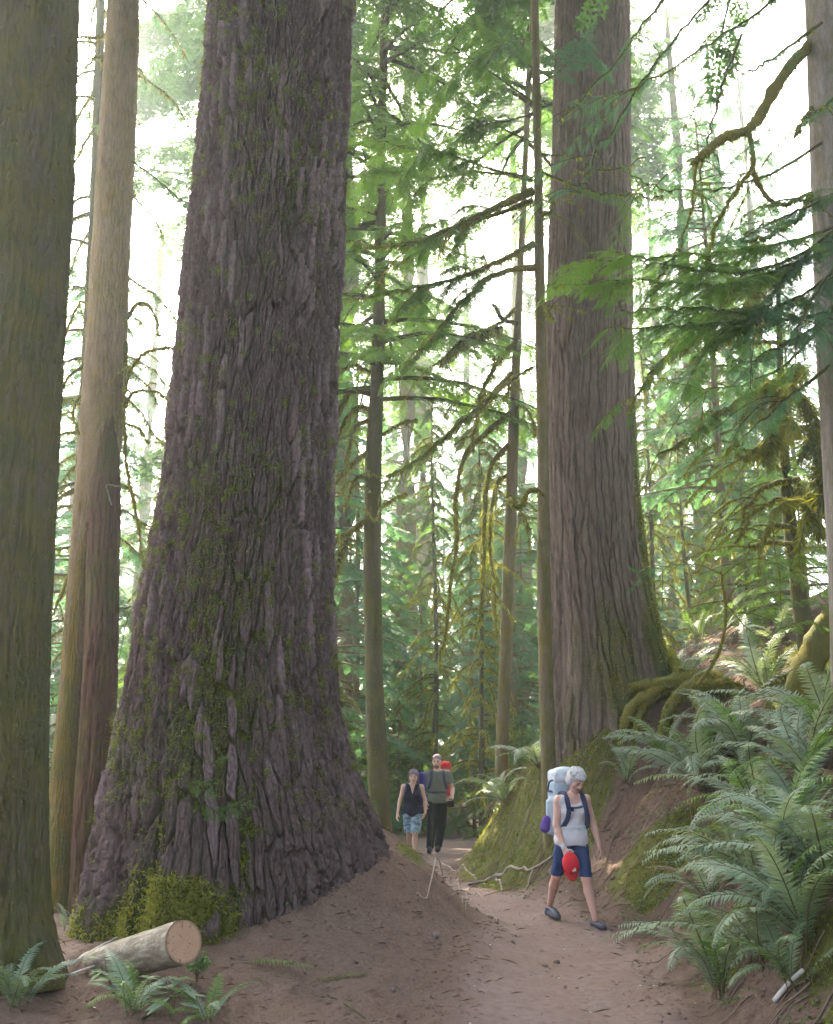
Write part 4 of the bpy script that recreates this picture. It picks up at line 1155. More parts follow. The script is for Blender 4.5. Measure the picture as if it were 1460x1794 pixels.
def fern(px, py, size, nf, label, bank=.3, seed=0, variants=None, group=GFN, lean=None, spread=(0, 6.283), P=None):
    rg = np.random.default_rng(1000 + seed)
    P = hit(px, py) if P is None else P
    t = thing('sword_fern', label, 'fern', (P[0], P[1], P[2] - .02), group)
    n = slope(P[0], P[1]); ax = Vector(n * bank + np.array([0, 0, 1]) * (1 - bank)).normalized()
    if lean is not None: ax = (ax + Vector(lean)).normalized()
    base = ax.to_track_quat('Z', 'Y').to_matrix()
    vs_ = variants or FR
    nf = max(7, int(nf * .78)) if group == GFN else nf
    for k in range(nf):
        a = spread[0] + (spread[1] - spread[0]) * (k + rg.uniform(-.35, .35)) / nf
        me = FRB[int(rg.integers(0, 3))] if (group == GFN and rg.random() < .16) else vs_[int(rg.integers(0, len(vs_)))] if (k % 9 != 4 or variants) else FRD
        o = put('frond', me, t)
        L = size * (1.5 if group == GFN else 1.0) * rg.uniform(.7, 1.12)
        tilt = rg.uniform(-.4, .12)
        Mx = base @ Matrix.Rotation(a, 3, 'Z') @ Matrix.Rotation(tilt, 3, 'Y') @ Matrix.Rotation(rg.uniform(-.3, .3), 3, 'X')
        o.matrix_local = Matrix.Translation(Vector((rg.normal(0, .025), rg.normal(0, .025), 0))) @ Mx.to_4x4() @ Matrix.Diagonal((L, L * rg.uniform(.9, 1.2), L, 1))
    return t


for q in [
    (1235, 1385, .95, 24, 'large sword fern level with the hiking woman\'s head, fronds sweeping downhill', .3),
    (1305, 1345, .95, 22, 'full sword fern uphill of and touching the large one beside the woman', .3),
    (1345, 1215, .85, 18, 'pale bluish sword fern between the mossy stump and the leaning mossy trunk', .28),
    (1420, 1375, .80, 18, 'sword fern with sun-glinting fronds cut by the edge of view', .3),
    (1395, 1475, .80, 18, 'sword fern just below the sun-glinting one', .3),
    (1385, 1615, .72, 20, 'broad pale sword fern in the lower half of the bank', .3),
    (1245, 1580, .52, 11, 'small bluish sword fern nearest the trail edge', .3),
    (1265, 1745, .72, 15, 'lowest sword fern on the bank, fronds drooping toward the bottom edge', .3),
    (1445, 1560, .75, 16, 'sword fern cut by the edge of view above the white stick', .3),
    (1450, 1290, .80, 16, 'sword fern right under the leaning mossy trunk', .28),
    (1180, 1350, .70, 16, 'sword fern over the bare earth just right of the grooved giant', .3),
    (885, 1405, .62, 20, 'sword fern crowning the mossy knoll beside the leaning pole tree', .3),
    (945, 1345, .70, 12, 'fern growing at the foot of the slender hemlock', .3),
    (1225, 1118, .62, 12, 'distant sword fern uphill, directly behind the mossy stump', .28),
    (1305, 1108, .62, 12, 'distant sword fern uphill, behind the thin arching stem', .28),
    (1365, 1128, .60, 12, 'distant sword fern uphill, beside the hemlock hung with moss curtains', .28),
    (1195, 1205, .60, 12, 'small fern rooted on top of the mossy stump', .3),
    (1330, 1420, .75, 16, 'sword fern in the middle of the bank between two larger ones', .3),
    (1290, 1500, .45, 10, 'little fern half hidden in the middle of the bank', .3),
    (1400, 1730, .5, 10, 'fern tuft behind the white stick', .3),
    (1330, 1560, .70, 16, 'sword fern above the broad pale one, fronds reaching left', .3),
    (1400, 1560, .70, 15, 'sword fern packed between the broad pale one and the edge of view', .3),
    (1340, 1690, .66, 14, 'sword fern overlapping the lowest one on the bank', .3),
    (1420, 1660, .66, 14, 'sword fern directly uphill of the white stick', .3),
    (1100, 1375, .45, 9, 'little sword fern on bare earth right behind the woman\'s shoulder', .3),
]: fern(*q, seed=int(q[0] + q[1]))
GL = 'ferns at the foot of the mossy trunk'
fern(30, 1770, .62, 12, 'dark broad fern in the bottom corner below the mossy trunk', .2, 3, FR[:3] + FRB[:1], GL)
fern(118, 1630, .36, 8, 'small upright bluish fern between the mossy trunk and the sawn log', .1, 4, [FR[5]], GL)
fern(235, 1775, .55, 12, 'fern with long arching fronds in front of the sawn log', .2, 5, FR[:2] + FRB[:2], GL)
fern(360, 1790, .42, 9, 'low fern at the bottom edge right of the sawn log', .2, 6, FR[:2] + FRB, GL)
fern(655, 1425, .5, 9, 'pale fern behind the mound beside the left-hand woman of the couple', .1, 7, FR, 'ferns beside the far trail', P=np.array([at(652, 1400, 15)[0], 15, Hs(at(652, 1400, 15)[0], 15)]))
fern(690, 1425, .55, 9, 'fern at trail edge close to the bare-armed woman in navy', .1, 8, FR, 'ferns beside the far trail', P=np.array([at(682, 1400, 19)[0], 19, Hs(at(682, 1400, 19)[0], 19)]))
fern(820, 1420, .6, 10, 'fern at the trail edge behind the man\'s elbow', .1, 9, FRB, 'ferns beside the far trail', P=np.array([at(822, 1400, 25)[0], 25, Hs(at(822, 1400, 25)[0], 25)]))
# cut fronds lying on the earth
for k, (a_, b_, lab) in enumerate([((425, 1690), (552, 1738), 'fallen green frond lying flat on the earth'), ((672, 1706), (545, 1728), 'withered thin frond on the earth beside the fallen green one')]):
    A, B = hit(*a_), hit(*b_)
    me = frond_mesh(60 + k, 8, 20, 30 if k == 0 else 22, .14 if k == 0 else .07, 'fern_bright', .04)
    d = B - A; L = np.linalg.norm(d)
    o = put('fallen_frond', me, None, tuple((B if k else A) + np.array([0, 0, .025])), (0, 0, math.atan2(d[1], d[0]) + (math.pi if k else 0)), L)
    tag(o, lab, 'frond', 'fronds fallen on the earth')

# ---- small leafy plants (uncounted ground cover on the bank)
def leaf_tri(mb, P, d, n, L, w, m=0):
    s = np.cross(d, n); s /= np.linalg.norm(s, axis=1)[:, None] + 1e-9
    A = P; B = P + d * L * .5 + s * w + n * L * .06; C = P + d * L; D = P + d * L * .5 - s * w + n * L * .06
    V = np.stack([A, B, C, D], 1).reshape(-1, 3); k = np.arange(len(P))[:, None] * 4
    mb.add(V, np.concatenate([k + [0, 1, 2], k + [0, 2, 3]]), None, m)


rg = np.random.default_rng(5); mb = MB()
px = rg.uniform(1.2, 4.6, 60000); py = rg.uniform(5.4, 16.5, 60000)
dd = px - toe(py)
dens = np.exp(-((dd - .45) / .5) ** 2) * .8 + .16 * (dd > .1)
dens = dens * sstep(.36, .62, vn(px * 1.3, py * 1.3, s=201) * .6 + .4 * vn(px * 5, py * 5, s=202)) * (dd > .04)
ok = rg.random(60000) < dens * .15
px, py = px[ok], py[ok]; pz = H(px, py)
for lv in range(7):
    r_ = rg.uniform(.01, .07, len(px)); a = rg.uniform(0, 6.28, len(px))
    hgt = rg.uniform(.02, .09, len(px))
    Pp = np.stack([px + r_ * np.cos(a), py + r_ * np.sin(a), pz + hgt], 1)
    d = np.stack([np.cos(a), np.sin(a), rg.uniform(-.4, .3, len(px))], 1); d /= np.linalg.norm(d, axis=1)[:, None]
    nn = np.stack([rg.normal(0, .3, len(px)), rg.normal(0, .3, len(px)), np.ones(len(px))], 1); nn /= np.linalg.norm(nn, axis=1)[:, None]
    leaf_tri(mb, Pp, d, nn, rg.uniform(.02, .042, len(px))[:, None], rg.uniform(.008, .018, len(px))[:, None])
o = mb.obj('ground_cover', M['herb']); tag(o, 'small bright leafy herbs creeping over the bank beside the trail', 'ground cover', None, 'stuff')

# moss growing as a mat on the bank
mb = MB()
sx = rg.uniform(-3.2, 5.4, 420000); sy = rg.uniform(5.2, 18.4, 420000)
ix = np.clip(np.searchsorted(gx, sx), 0, nx - 1); iy = np.clip(np.searchsorted(gy, sy), 0, ny - 1)
mv = mossv[iy, ix]
ok = rg.random(len(sx)) < np.clip((mv - .35) * 1.6, 0, 1) * sstep(.3, .55, vn(sx * 9, sy * 9, s=210))
sx, sy = sx[ok], sy[ok]; Pm = np.stack([sx, sy, H(sx, sy) - .002], 1)
fuzz(mb, Pm, np.tile([-.25, -.1, 1.0], (len(Pm), 1)), rg, .035, .006, .0, .55)
o = mb.obj('moss_mat', M['moss']); tag(o, 'yellow-green moss matting the knoll and bank', 'moss', None, 'stuff')

# needles, twigs and flakes strewn over the earth
M['litter'] = mat_leaf('litter', (.07, .042, .028), (.20, .13, .085), trans=.05, rough=.9, c3=(.11, .07, .05))
M['pale_litter'] = mat_plain('pale_litter', (.42, .40, .36), .8)
mb = MB(); N_ = 90000
sx = rg.uniform(-4, 5, N_); sy = rg.uniform(5.3, 17, N_)
off = np.abs(sx - pathx(sy)) / pathw(sy); ok = rg.random(N_) < np.where(off < .8, .03, .30 + .5 * sstep(0, .5, sx - toe(sy)))
sx, sy = sx[ok], sy[ok]; k = len(sx); P0 = np.stack([sx, sy, H(sx, sy) + .004], 1)
a = rg.uniform(0, 6.28, k); sl_ = np.where(sx > toe(sy), -.5, 0)
d = np.stack([np.cos(a), np.sin(a), -sl_ * np.cos(a) * 1.5 + rg.normal(0, .18, k)], 1); d /= np.linalg.norm(d, axis=1)[:, None]
nn = np.stack([rg.normal(0, .4, k) + sl_, rg.normal(0, .4, k), np.ones(k)], 1); nn /= np.linalg.norm(nn, axis=1)[:, None]
leaf_tri(mb, P0, d, nn, (rg.gamma(2, .018, k) + .012)[:, None], (rg.gamma(2, .0022, k) + .0015)[:, None], 0)
sel = rg.random(k) < np.where(off[ok] < 1, .05, .012)
leaf_tri(mb, P0[sel] + [0, 0, .004], d[sel], nn[sel], np.full((sel.sum(), 1), .028), np.full((sel.sum(), 1), .009), 1)
o = mb.obj('fallen_needles', [M['litter'], M['pale_litter']]); tag(o, 'brown needles, bark flakes and leaf scraps strewn on the earth', 'litter', None, 'stuff')
# hair roots and dead fern stems trailing down the cut bank
mb = MB()
for k in range(420):
    y = rg.uniform(5.6, 15.5); x = toe(y) + rg.uniform(.15, 1.9)
    n = 7; L = rg.uniform(.15, .6); a = rg.normal(math.pi, .5)
    s = np.linspace(0, 1, n); xs = x + math.cos(a) * L * s; ys = y + math.sin(a) * L * s + .05 * np.sin(s * 5 + k)
    tube(mb, np.stack([xs, ys, H(xs, ys) + .012 + .03 * np.sin(s * 3.14) * rg.random()], 1), np.linspace(.006, .002, n) * rg.uniform(.5, 1.3), 4, 0, cap=False)
o = mb.obj('trailing_rootlets', M['dead_stem'] if 'dead_stem' in M else mat_plain('dead_stem', (.17, .125, .095), .9)); tag(o, 'thin dead stems and rootlets trailing down the earthy bank', 'rootlets', None, 'stuff')

# crumbs of earth and small stones
t_ = (1 + 5 ** .5) / 2
ICO = np.array([(-1, t_, 0), (1, t_, 0), (-1, -t_, 0), (1, -t_, 0), (0, -1, t_), (0, 1, t_), (0, -1, -t_), (0, 1, -t_), (t_, 0, -1), (t_, 0, 1), (-t_, 0, -1), (-t_, 0, 1)]) / 1.9
ICF = [(0, 11, 5), (0, 5, 1), (0, 1, 7), (0, 7, 10), (0, 10, 11), (1, 5, 9), (5, 11, 4), (11, 10, 2), (10, 7, 6), (7, 1, 8), (3, 9, 4), (3, 4, 2), (3, 2, 6), (3, 6, 8), (3, 8, 9), (4, 9, 5), (2, 4, 11), (6, 2, 10), (8, 6, 7), (9, 8, 1)]
mb = MB()
for k in range(700):
    x, y = rg.uniform(-2.6, 3.2), rg.uniform(5.4, 14)
    if abs(x - pathx(y)) < pathw(y) * .75 and rg.random() < .85: continue
    r_ = min(.03, .006 + rg.gamma(1.3, .0045))
    mb.add(ICO * (r_ * rg.uniform(.7, 1.2, 3)) * rg.uniform(.75, 1.2, (12, 1)) + [x, y, Hs(x, y) + r_ * .25], ICF)
o = mb.obj('earth_crumbs', M['earth'], smooth=True); tag(o, 'crumbs of earth and little stones scattered along the trail edges', 'earth crumbs', None, 'stuff')

# ---- exposed roots
M['root'] = mat_bark('root', (.16, .12, .10), (.26, .205, .175), (.36, .30, .26), scale=20, zs=1)


def root_thing(name, label, cat, pts, r0, r1, mat, lift=.0, group=None, hump=None, n=26):
    P = np.array([hit(*p) for p in pts]); P = smooth_path(P, n)
    P[:, 2] = H(P[:, 0], P[:, 1]) + lift
    if hump is not None: P[:, 2] += hump * np.sin(np.linspace(0, 1, n) * math.pi)
    mb = MB(); rr = np.linspace(r0, r1, n) * (1 + .12 * np.sin(np.arange(n) * 1.7)); tube(mb, P, rr, 8, lump=.2, seed=int(pts[0][0]))
    o = mb.obj(name, mat, smooth=True); return tag(o, label, cat, group)


GR = 'bare roots crossing the trail'
root_thing('tree_root', 'long pale root running across the trail below the mossy knoll', 'root', [(820, 1552), (865, 1540), (905, 1528), (940, 1522), (972, 1500)], .022, .014, M['root'], .01, GR, .02)
root_thing('tree_root', 'pale root forking down from the long root behind the woman\'s shoe', 'root', [(935, 1525), (928, 1545), (922, 1560)], .02, .008, M['root'], .01, GR)
root_thing('tree_root', 'short stubby root dropping from the long root nearer the mound', 'root', [(870, 1540), (878, 1552), (880, 1562)], .022, .01, M['root'], .008, GR)
root_thing('tree_root', 'root buried along the crest of the earth mound', 'root', [(745, 1500), (790, 1522), (840, 1545), (870, 1552)], .02, .012, M['root'], -.004, GR)
GT = 'thin bare stems arching over the earth mound'
root_thing('bare_stem', 'thin bare stem arching high over the earth mound', 'stem', [(728, 1572), (760, 1552), (800, 1556), (812, 1600)], .006, .004, M['root'], .01, GT, .16)
root_thing('bare_stem', 'thin bare stem bending down to the trail edge', 'stem', [(790, 1572), (830, 1580), (855, 1600), (872, 1617)], .006, .004, M['root'], .01, GT, .07)
root_thing('bare_stem', 'short bare stem poking out of the earth mound', 'stem', [(808, 1560), (818, 1580), (816, 1610)], .005, .003, M['root'], .01, GT, .05)

# ---- sawn log with pale mottled bark
m, nt = newmat('pale_bark'); g = NG(nt); oc = g.n('ShaderNodeTexCoord').outputs['Object']
a = g.noise(g.stretch(oc, (1.2, 5, 5)), 5, 5, .65); b = g.noise(oc, 26, 4, .6)
col = g.ramp(a, [(.3, (.10, .075, .05)), (.5, (.24, .195, .145)), (.7, (.42, .37, .31))]); col = g.mix(g.ramp(b, [(.5, 0.0), (.72, .7)]), col, (.12, .10, .055))
bs = g.n('ShaderNodeBsdfPrincipled', i_Base_Color=col, i_Roughness=.85, i_Normal=g.bump(g.math('ADD', a, b), .5, .012)); out(g, bs.outputs[0]); M['pale_bark'] = m
m, nt = newmat('sawn_wood'); g = NG(nt); oc = g.n('ShaderNodeTexCoord').outputs['Object']
sx_ = g.n('ShaderNodeSeparateXYZ', i_Vector=oc); rad = g.math('SQRT', g.math('ADD', g.math('MULTIPLY', sx_.outputs[1], sx_.outputs[1]), g.math('MULTIPLY', sx_.outputs[2], sx_.outputs[2])))
w = g.math('SINE', g.math('MULTIPLY', g.math('ADD', rad, g.math('MULTIPLY', g.noise(oc, 8, 3), .03)), 300))
col = g.mix(g.math('MULTIPLY', g.math('ADD', w, 1.0), .16), (.40, .24, .155), (.24, .13, .078)); col = g.mix(g.ramp(g.noise(oc, 18, 4), [(.45, 0.0), (.7, .5)]), col, (.42, .28, .19))
an = g.math('ARCTAN2', sx_.outputs[1], sx_.outputs[2])
cv = g.n('ShaderNodeCombineXYZ', i_X=g.math('MULTIPLY', an, 2.2), i_Y=g.math('MULTIPLY', rad, 5.0), i_Z=.3).outputs[0]
ck = g.ramp(g.noise(cv, 2.6, 3, .7), [(.60, 0.0), (.66, .75)]); col = g.mix(ck, col, (.09, .05, .03))
col = g.mix(g.ramp(rad, [(.118, 0.0), (.132, .8)]), col, (.13, .085, .055))
bs = g.n('ShaderNodeBsdfPrincipled', i_Base_Color=col, i_Roughness=.85, i_Normal=g.bump(g.noise(g.stretch(oc, (1, 1, 6)), 60, 3), .4, .004)); out(g, bs.outputs[0]); M['sawn_wood'] = m
A = at(322, 1650, 7.15); B = at(158, 1698, 8.0)
A[2] = max(A[2], Hs(A[0], A[1]) + .13); d = B - A; L = np.linalg.norm(d)
tL = thing('sawn_log', 'short sawn log with pale mottled bark and a clean round cut end', 'log', A, rot=(0, -math.asin(d[2] / L), math.atan2(d[1], d[0])))
n = 20; mb = MB(); tube(mb, np.stack([np.linspace(0, L, n), .02 * np.sin(np.linspace(0, 3, n)), 0 * np.linspace(0, 1, n)], 1), np.linspace(.140, .122, n), 36, cap=False, lump=.05, seed=2)
mb.obj('bark', M['pale_bark'], tL, smooth=True)
mb = MB(); th = np.linspace(0, 2 * math.pi, 36, endpoint=False); rr_ = .137 * (1 + .012 * np.sin(3 * th))
V = [(-.002, 0, 0)] + [(-.002, r_ * math.cos(t_), r_ * math.sin(t_)) for r_, t_ in zip(rr_, th)] + [(.03, r_ * math.cos(t_), r_ * math.sin(t_)) for r_, t_ in zip(rr_ * .99, th)]
mb.add(V, [(0, 1 + (i + 1) % 36, 1 + i) for i in range(36)], [(1 + i, 1 + (i + 1) % 36, 37 + (i + 1) % 36, 37 + i) for i in range(36)])
mb.obj('cut_face', M['sawn_wood'], tL)


def stick(name, label, cat, a, b, r, mat, za=0, zb=0, group=None):
    A, B = hit(*a), hit(*b); A = A + [0, 0, za + r]; B = B + [0, 0, zb + r]
    P = smooth_path([A, (A + B) / 2 + [0, 0, .01], B], 10); mb = MB(); tube(mb, P, np.linspace(r, r * .75, 10), 8, lump=.12, seed=3)
    o = mb.obj(name, mat, smooth=True); return tag(o, label, cat, group)


M['bone_wood'] = mat_plain('bone_wood', (.50, .48, .46), .7, .2)
stick('broken_stick', 'short bleached stick leaning on the moss at the foot of the fern bank', 'stick', (1358, 1760), (1410, 1738), .016, M['bone_wood'], .0, .09)
GK = 'bleached twigs beside the sawn log'
stick('broken_stick', 'bleached twig pointing away from the mossy trunk toward the giant fir', 'stick', (122, 1700), (204, 1658), .009, M['bone_wood'], .02, .05, GK)
stick('broken_stick', 'bleached twig lying flat behind the sawn log', 'stick', (125, 1712), (200, 1690), .007, M['bone_wood'], .01, .01, GK)
stick('broken_stick', 'dark twig lying on the earth below the withered frond', 'stick', (575, 1746), (640, 1790), .007, M['dark_limb'], .0, .01)
stick('broken_stick', 'dark fallen branch under the front of the sawn log', 'stick', (250, 1790), (335, 1735), .012, M['dark_limb'], .0, .02)
A = hit(345, 1640); B = at(378, 1508, A[1] + .35)
tQ = thing('broken_branch', 'thin dark broken branch propped upright behind the sawn log', 'branch', A)
mb = MB(); P = smooth_path([A, (A * .6 + B * .4) + [.02, 0, 0], B], 12); tube(mb, P, np.linspace(.014, .008, 12), 6); world_part(mb, 'stem', M['dead_wood'], tQ, smooth=True)


def seedling(name, label, cat, base, h, nl, L, w, seed, mat='herb', group=None, flat=.3, lobes=1):
    rg = np.random.default_rng(seed); base = np.asarray(base); t = thing(name, label, cat, base, group)
    mb = MB()
    for k in range(max(1, nl // 5)):
        top = base + np.array([rg.normal(0, .3 * h), rg.normal(0, .2 * h), h * rg.uniform(.6, 1.1)])
        P = smooth_path([base, (base + top) / 2 + rg.normal(0, .03 * h, 3), top], 8); tube(mb, P, np.linspace(.005, .002, 8), 5, 0, cap=False)
        for j in range(5):
            p = P[int(rg.integers(3, 8))][None]; a = rg.uniform(0, 6.28)
            for lb in range(lobes):
                aa = a + (lb - (lobes - 1) / 2) * .55
                d = np.array([[math.cos(aa), math.sin(aa), rg.uniform(-.5, .15)]]); d /= np.linalg.norm(d)
                off = np.array([[math.cos(a), math.sin(a), 0]]) * L * .3
                leaf_tri(mb, p + off, d, np.array([[rg.normal(0, flat), rg.normal(0, flat), 1.0]]), np.array([[L * rg.uniform(.7, 1.2) * (1 if abs(lb - (lobes - 1) / 2) < 1 else .75)]]), np.array([[w]]), 1)
    world_part(mb, 'leaves', [M['stem'], M[mat]], t)
    return t


GM = 'green seedlings around the foot of the giant fir'
seedling('maple_seedling', 'lobed-leaf seedling sprouting in front of the sawn log\'s cut end', 'seedling', hit(345, 1722), .22, 22, .085, .022, 1, group=GM, lobes=3)
seedling('maple_seedling', 'lobed-leaf seedling growing against the broken upright branch', 'seedling', hit(352, 1640) + np.array([0, .1, 0]), .30, 18, .06, .016, 2, group=GM, lobes=3)
seedling('leafy_seedling', 'narrow-leaved seedling alone on the earth right of the moss cushion', 'seedling', hit(505, 1590), .08, 9, .09, .016, 3, group=GM)
seedling('leafy_seedling', 'big dark-leaved plant at the bottom edge in front of the sawn log', 'seedling', hit(300, 1785), .20, 22, .15, .035, 4, 'fern', GM)
seedling('leafy_seedling', 'leafy plant crowding the corner between the log and the mossy trunk', 'seedling', hit(200, 1745), .22, 22, .12, .03, 5, 'herb', GM)
# hemlock sprigs sprouting from the moss on the giant fir
for k, (a_, b_, lab) in enumerate([((372, 1340), (402, 1330), 'tiny bright sprig on the giant fir, topmost of those on its bark'), ((330, 1370), (372, 1392), 'bright hemlock sprig on the mossy edge of the giant fir'),
                                   ((375, 1425), (438, 1412), 'long bright hemlock sprig on the bark above the moss cushion'), ((345, 1405), (392, 1432), 'bright sprig just left of the long one on the bark')]):
    rg = np.random.default_rng(k); mb = MB()
    A, B = at(*a_, 8.42), at(*b_, 8.3); P = smooth_path([A, (A + B) / 2 + [0, 0, .015], B], 8); tube(mb, P, .003, 4, 0)
    bough(mb, P, .16 if k else .09, rg, 'fine', .0, .05, .1, 1, (-.2, -.7, .7))
    tag(mb.obj('hemlock_sprig', [M['dark_limb'], HB]), lab, 'sprig', 'sprigs growing on the giant fir')

# leaning mossy trunk and the stump of arching roots, both standing in the bank
def rooted(root, pts, lifts, r0, r1, seed, name, n=34, moss=1100):
    rg = np.random.default_rng(seed)
    C = np.array([hit(*p) + np.array([-.3 * l, -.6 * l, l * .7]) for p, l in zip(pts, lifts)])
    P = smooth_path(C, n); rr = np.linspace(r0, r1, n) * (1 + .25 * fbm(np.arange(n) * .4, np.full(n, seed * .7), o=2))
    mb = MB(); tube(mb, P, rr, 20, 0, lump=.3, seed=seed); strands(mb, P, rr, rg, moss * 2, .045, .007, 1, .6)
    return world_part(mb, name, [M['moss_wood'], M['moss']], root, smooth=True)


B0 = hit(1385, 1262)
tI = thing('mossy_trunk_tree', 'short leaning trunk coated in yellow moss at the top edge of the fern bank', 'tree', B0)
mb = MB(); C = smooth_path([B0 - [0, 0, .25], B0 + [.06, 0, .12], at(1420, 1160, B0[1]), at(1448, 1100, B0[1]), at(1490, 1040, B0[1]), at(1560, 950, B0[1] + .1)], 44)
rr = msize(24, 1200, B0[1]) * np.linspace(1.15, .8, 44) * (1 + .15 * fbm(np.arange(44) * .3, np.zeros(44), o=2))
tube(mb, C, rr, 24, 0, lump=.2, seed=9); strands(mb, C, rr, np.random.default_rng(4), 1800, .03, .007, 1, .5)
world_part(mb, 'trunk', [M['moss_wood'], M['moss']], tI, smooth=True)
tS = thing('mossy_stump', 'low stump of arching moss-covered roots on the bank under the sword ferns', 'stump', hit(1180, 1260))
for q, (pts, lf, r0, r1) in enumerate([
    ([(1300, 1215), (1250, 1215), (1200, 1225), (1150, 1245), (1110, 1268), (1085, 1310)], [-.05, .22, .30, .26, .18, -.08], .13, .06),
    ([(1240, 1215), (1190, 1232), (1150, 1235), (1110, 1240), (1088, 1262)], [.1, .32, .34, .28, .05], .09, .05),
    ([(1270, 1216), (1220, 1235), (1185, 1260), (1168, 1295), (1160, 1335)], [.1, .28, .24, .12, -.08], .10, .05),
    ([(1215, 1225), (1235, 1260), (1250, 1300), (1262, 1335)], [.26, .2, .1, -.08], .08, .04),
    ([(1150, 1240), (1125, 1275), (1105, 1320)], [.26, .14, -.06], .06, .035),
    ([(1200, 1225), (1196, 1205), (1186, 1180)], [.2, .3, .42], .10, .03)]):
    rooted(tS, pts, lf, r0, r1, 920 + q, 'root')
# ================================================================== people: smooth bodies grown from joints
def v3(*a): return np.array(a, float)


class Body:
    """signed-distance body on a grid; one continuous surface per call"""

    def __init__(s, lo, hi, vox):
        s.lo, s.vox = np.array(lo, float), vox
        s.n = np.ceil((np.array(hi) - s.lo) / vox).astype(int)
        s.ax = [s.lo[k] + np.arange(s.n[k]) * vox for k in range(3)]

    def grid(s): return np.full(tuple(s.n), .25, np.float32)

    def sub(s, lo, hi):
        a = np.clip(((np.array(lo) - s.lo) / s.vox).astype(int) - 1, 0, s.n - 1); b = np.clip(((np.array(hi) - s.lo) / s.vox).astype(int) + 2, 1, s.n)
        sl = tuple(slice(a[k], b[k]) for k in range(3))
        return sl, np.meshgrid(*[s.ax[k][sl[k]] for k in range(3)], indexing='ij')

    def field(s, prims, off=0.0, kk=None):
        F = s.grid()
        for p in prims:
            k = p.get('k', .02) if kk is None else kk
            pad = k + .03 + off
            if p['t'] == 'cone':
                a, b, ra, rb = p['a'], p['b'], p['ra'] + off, p['rb'] + off
                m = max(ra, rb) + pad
                sl, (X, Y, Z) = s.sub(np.minimum(a, b) - m, np.maximum(a, b) + m)
                d = b - a; L2 = max(1e-9, d @ d)
                t = np.clip(((X - a[0]) * d[0] + (Y - a[1]) * d[1] + (Z - a[2]) * d[2]) / L2, 0, 1)
                D = np.sqrt((X - a[0] - t * d[0]) ** 2 + (Y - a[1] - t * d[1]) ** 2 + (Z - a[2] - t * d[2]) ** 2) - (ra + (rb - ra) * t)
            else:
                c, r, Mx = p['c'], p['r'] + off, p.get('M')
                m = max(r) + pad
                sl, (X, Y, Z) = s.sub(c - m, c + m)
                X, Y, Z = X - c[0], Y - c[1], Z - c[2]
                if Mx is not None:
                    X, Y, Z = [Mx[0, q] * X + Mx[1, q] * Y + Mx[2, q] * Z for q in range(3)]
                if p['t'] == 'box':
                    rd = p['rd']
                    q = [np.abs(X) - r[0] + rd, np.abs(Y) - r[1] + rd, np.abs(Z) - r[2] + rd]
                    D = np.sqrt(sum(np.maximum(u, 0) ** 2 for u in q)) + np.minimum(np.maximum(np.maximum(q[0], q[1]), q[2]), 0) - rd
                else:
                    k0 = np.sqrt((X / r[0]) ** 2 + (Y / r[1]) ** 2 + (Z / r[2]) ** 2); k1 = np.sqrt((X / r[0] ** 2) ** 2 + (Y / r[1] ** 2) ** 2 + (Z / r[2] ** 2) ** 2) + 1e-6
                    D = k0 * (k0 - 1) / k1
            G = F[sl]
            if p.get('cut'):
                h = np.clip(.5 - .5 * (G + D) / k, 0, 1); F[sl] = G * (1 - h) - D * h + k * h * (1 - h)
            else:
                h = np.clip(.5 + .5 * (G - D) / k, 0, 1); F[sl] = G * (1 - h) + D * h - k * h * (1 - h)
        return F

    def surf(s, F):
        """surface nets"""
        I = F < 0
        C = np.zeros(tuple(x - 1 for x in F.shape), np.int8)
        for a in (0, 1):
            for b in (0, 1):
                for c in (0, 1): C += I[a:F.shape[0] - 1 + a, b:F.shape[1] - 1 + b, c:F.shape[2] - 1 + c]
        idx = np.argwhere((C > 0) & (C < 8))
        num = np.full(C.shape, -1, np.int32); num[tuple(idx.T)] = np.arange(len(idx))
        acc = np.zeros((len(idx), 3)); cnt = np.zeros(len(idx))
        cs = [(0, 0, 0), (1, 0, 0), (0, 1, 0), (1, 1, 0), (0, 0, 1), (1, 0, 1), (0, 1, 1), (1, 1, 1)]
        for a in range(8):
            for b in range(a + 1, 8):
                if bin(a ^ b).count('1') != 1: continue
                pa, pb = np.array(cs[a]), np.array(cs[b])
                fa = F[tuple((idx + pa).T)]; fb = F[tuple((idx + pb).T)]
                m = (fa < 0) != (fb < 0)
                t = np.where(m, fa / np.where(m, fa - fb, 1), 0)
                acc += np.where(m[:, None], pa + t[:, None] * (pb - pa), 0); cnt += m
        V = s.lo + (idx + acc / cnt[:, None]) * s.vox
        Qs = []
        for axis in range(3):
            u, w = [(1, 2), (2, 0), (0, 1)][axis]
            sl0 = [slice(None)] * 3; sl1 = [slice(None)] * 3; sl0[axis] = slice(0, -1); sl1[axis] = slice(1, None)
            A, B = I[tuple(sl0)], I[tuple(sl1)]
            e = np.argwhere(A != B)
            e = e[(e[:, u] > 0) & (e[:, w] > 0) & (e[:, u] < C.shape[u]) & (e[:, w] < C.shape[w])]
            flip = A[tuple(e.T)]
            du = np.zeros(3, int); du[u] = 1; dw = np.zeros(3, int); dw[w] = 1
            q = np.stack([num[tuple((e - du - dw).T)], num[tuple((e - dw).T)], num[tuple(e.T)], num[tuple((e - du).T)]], 1)
            q = np.where(flip[:, None], q, q[:, ::-1]); Qs.append(q)
        return V, np.concatenate(Qs)

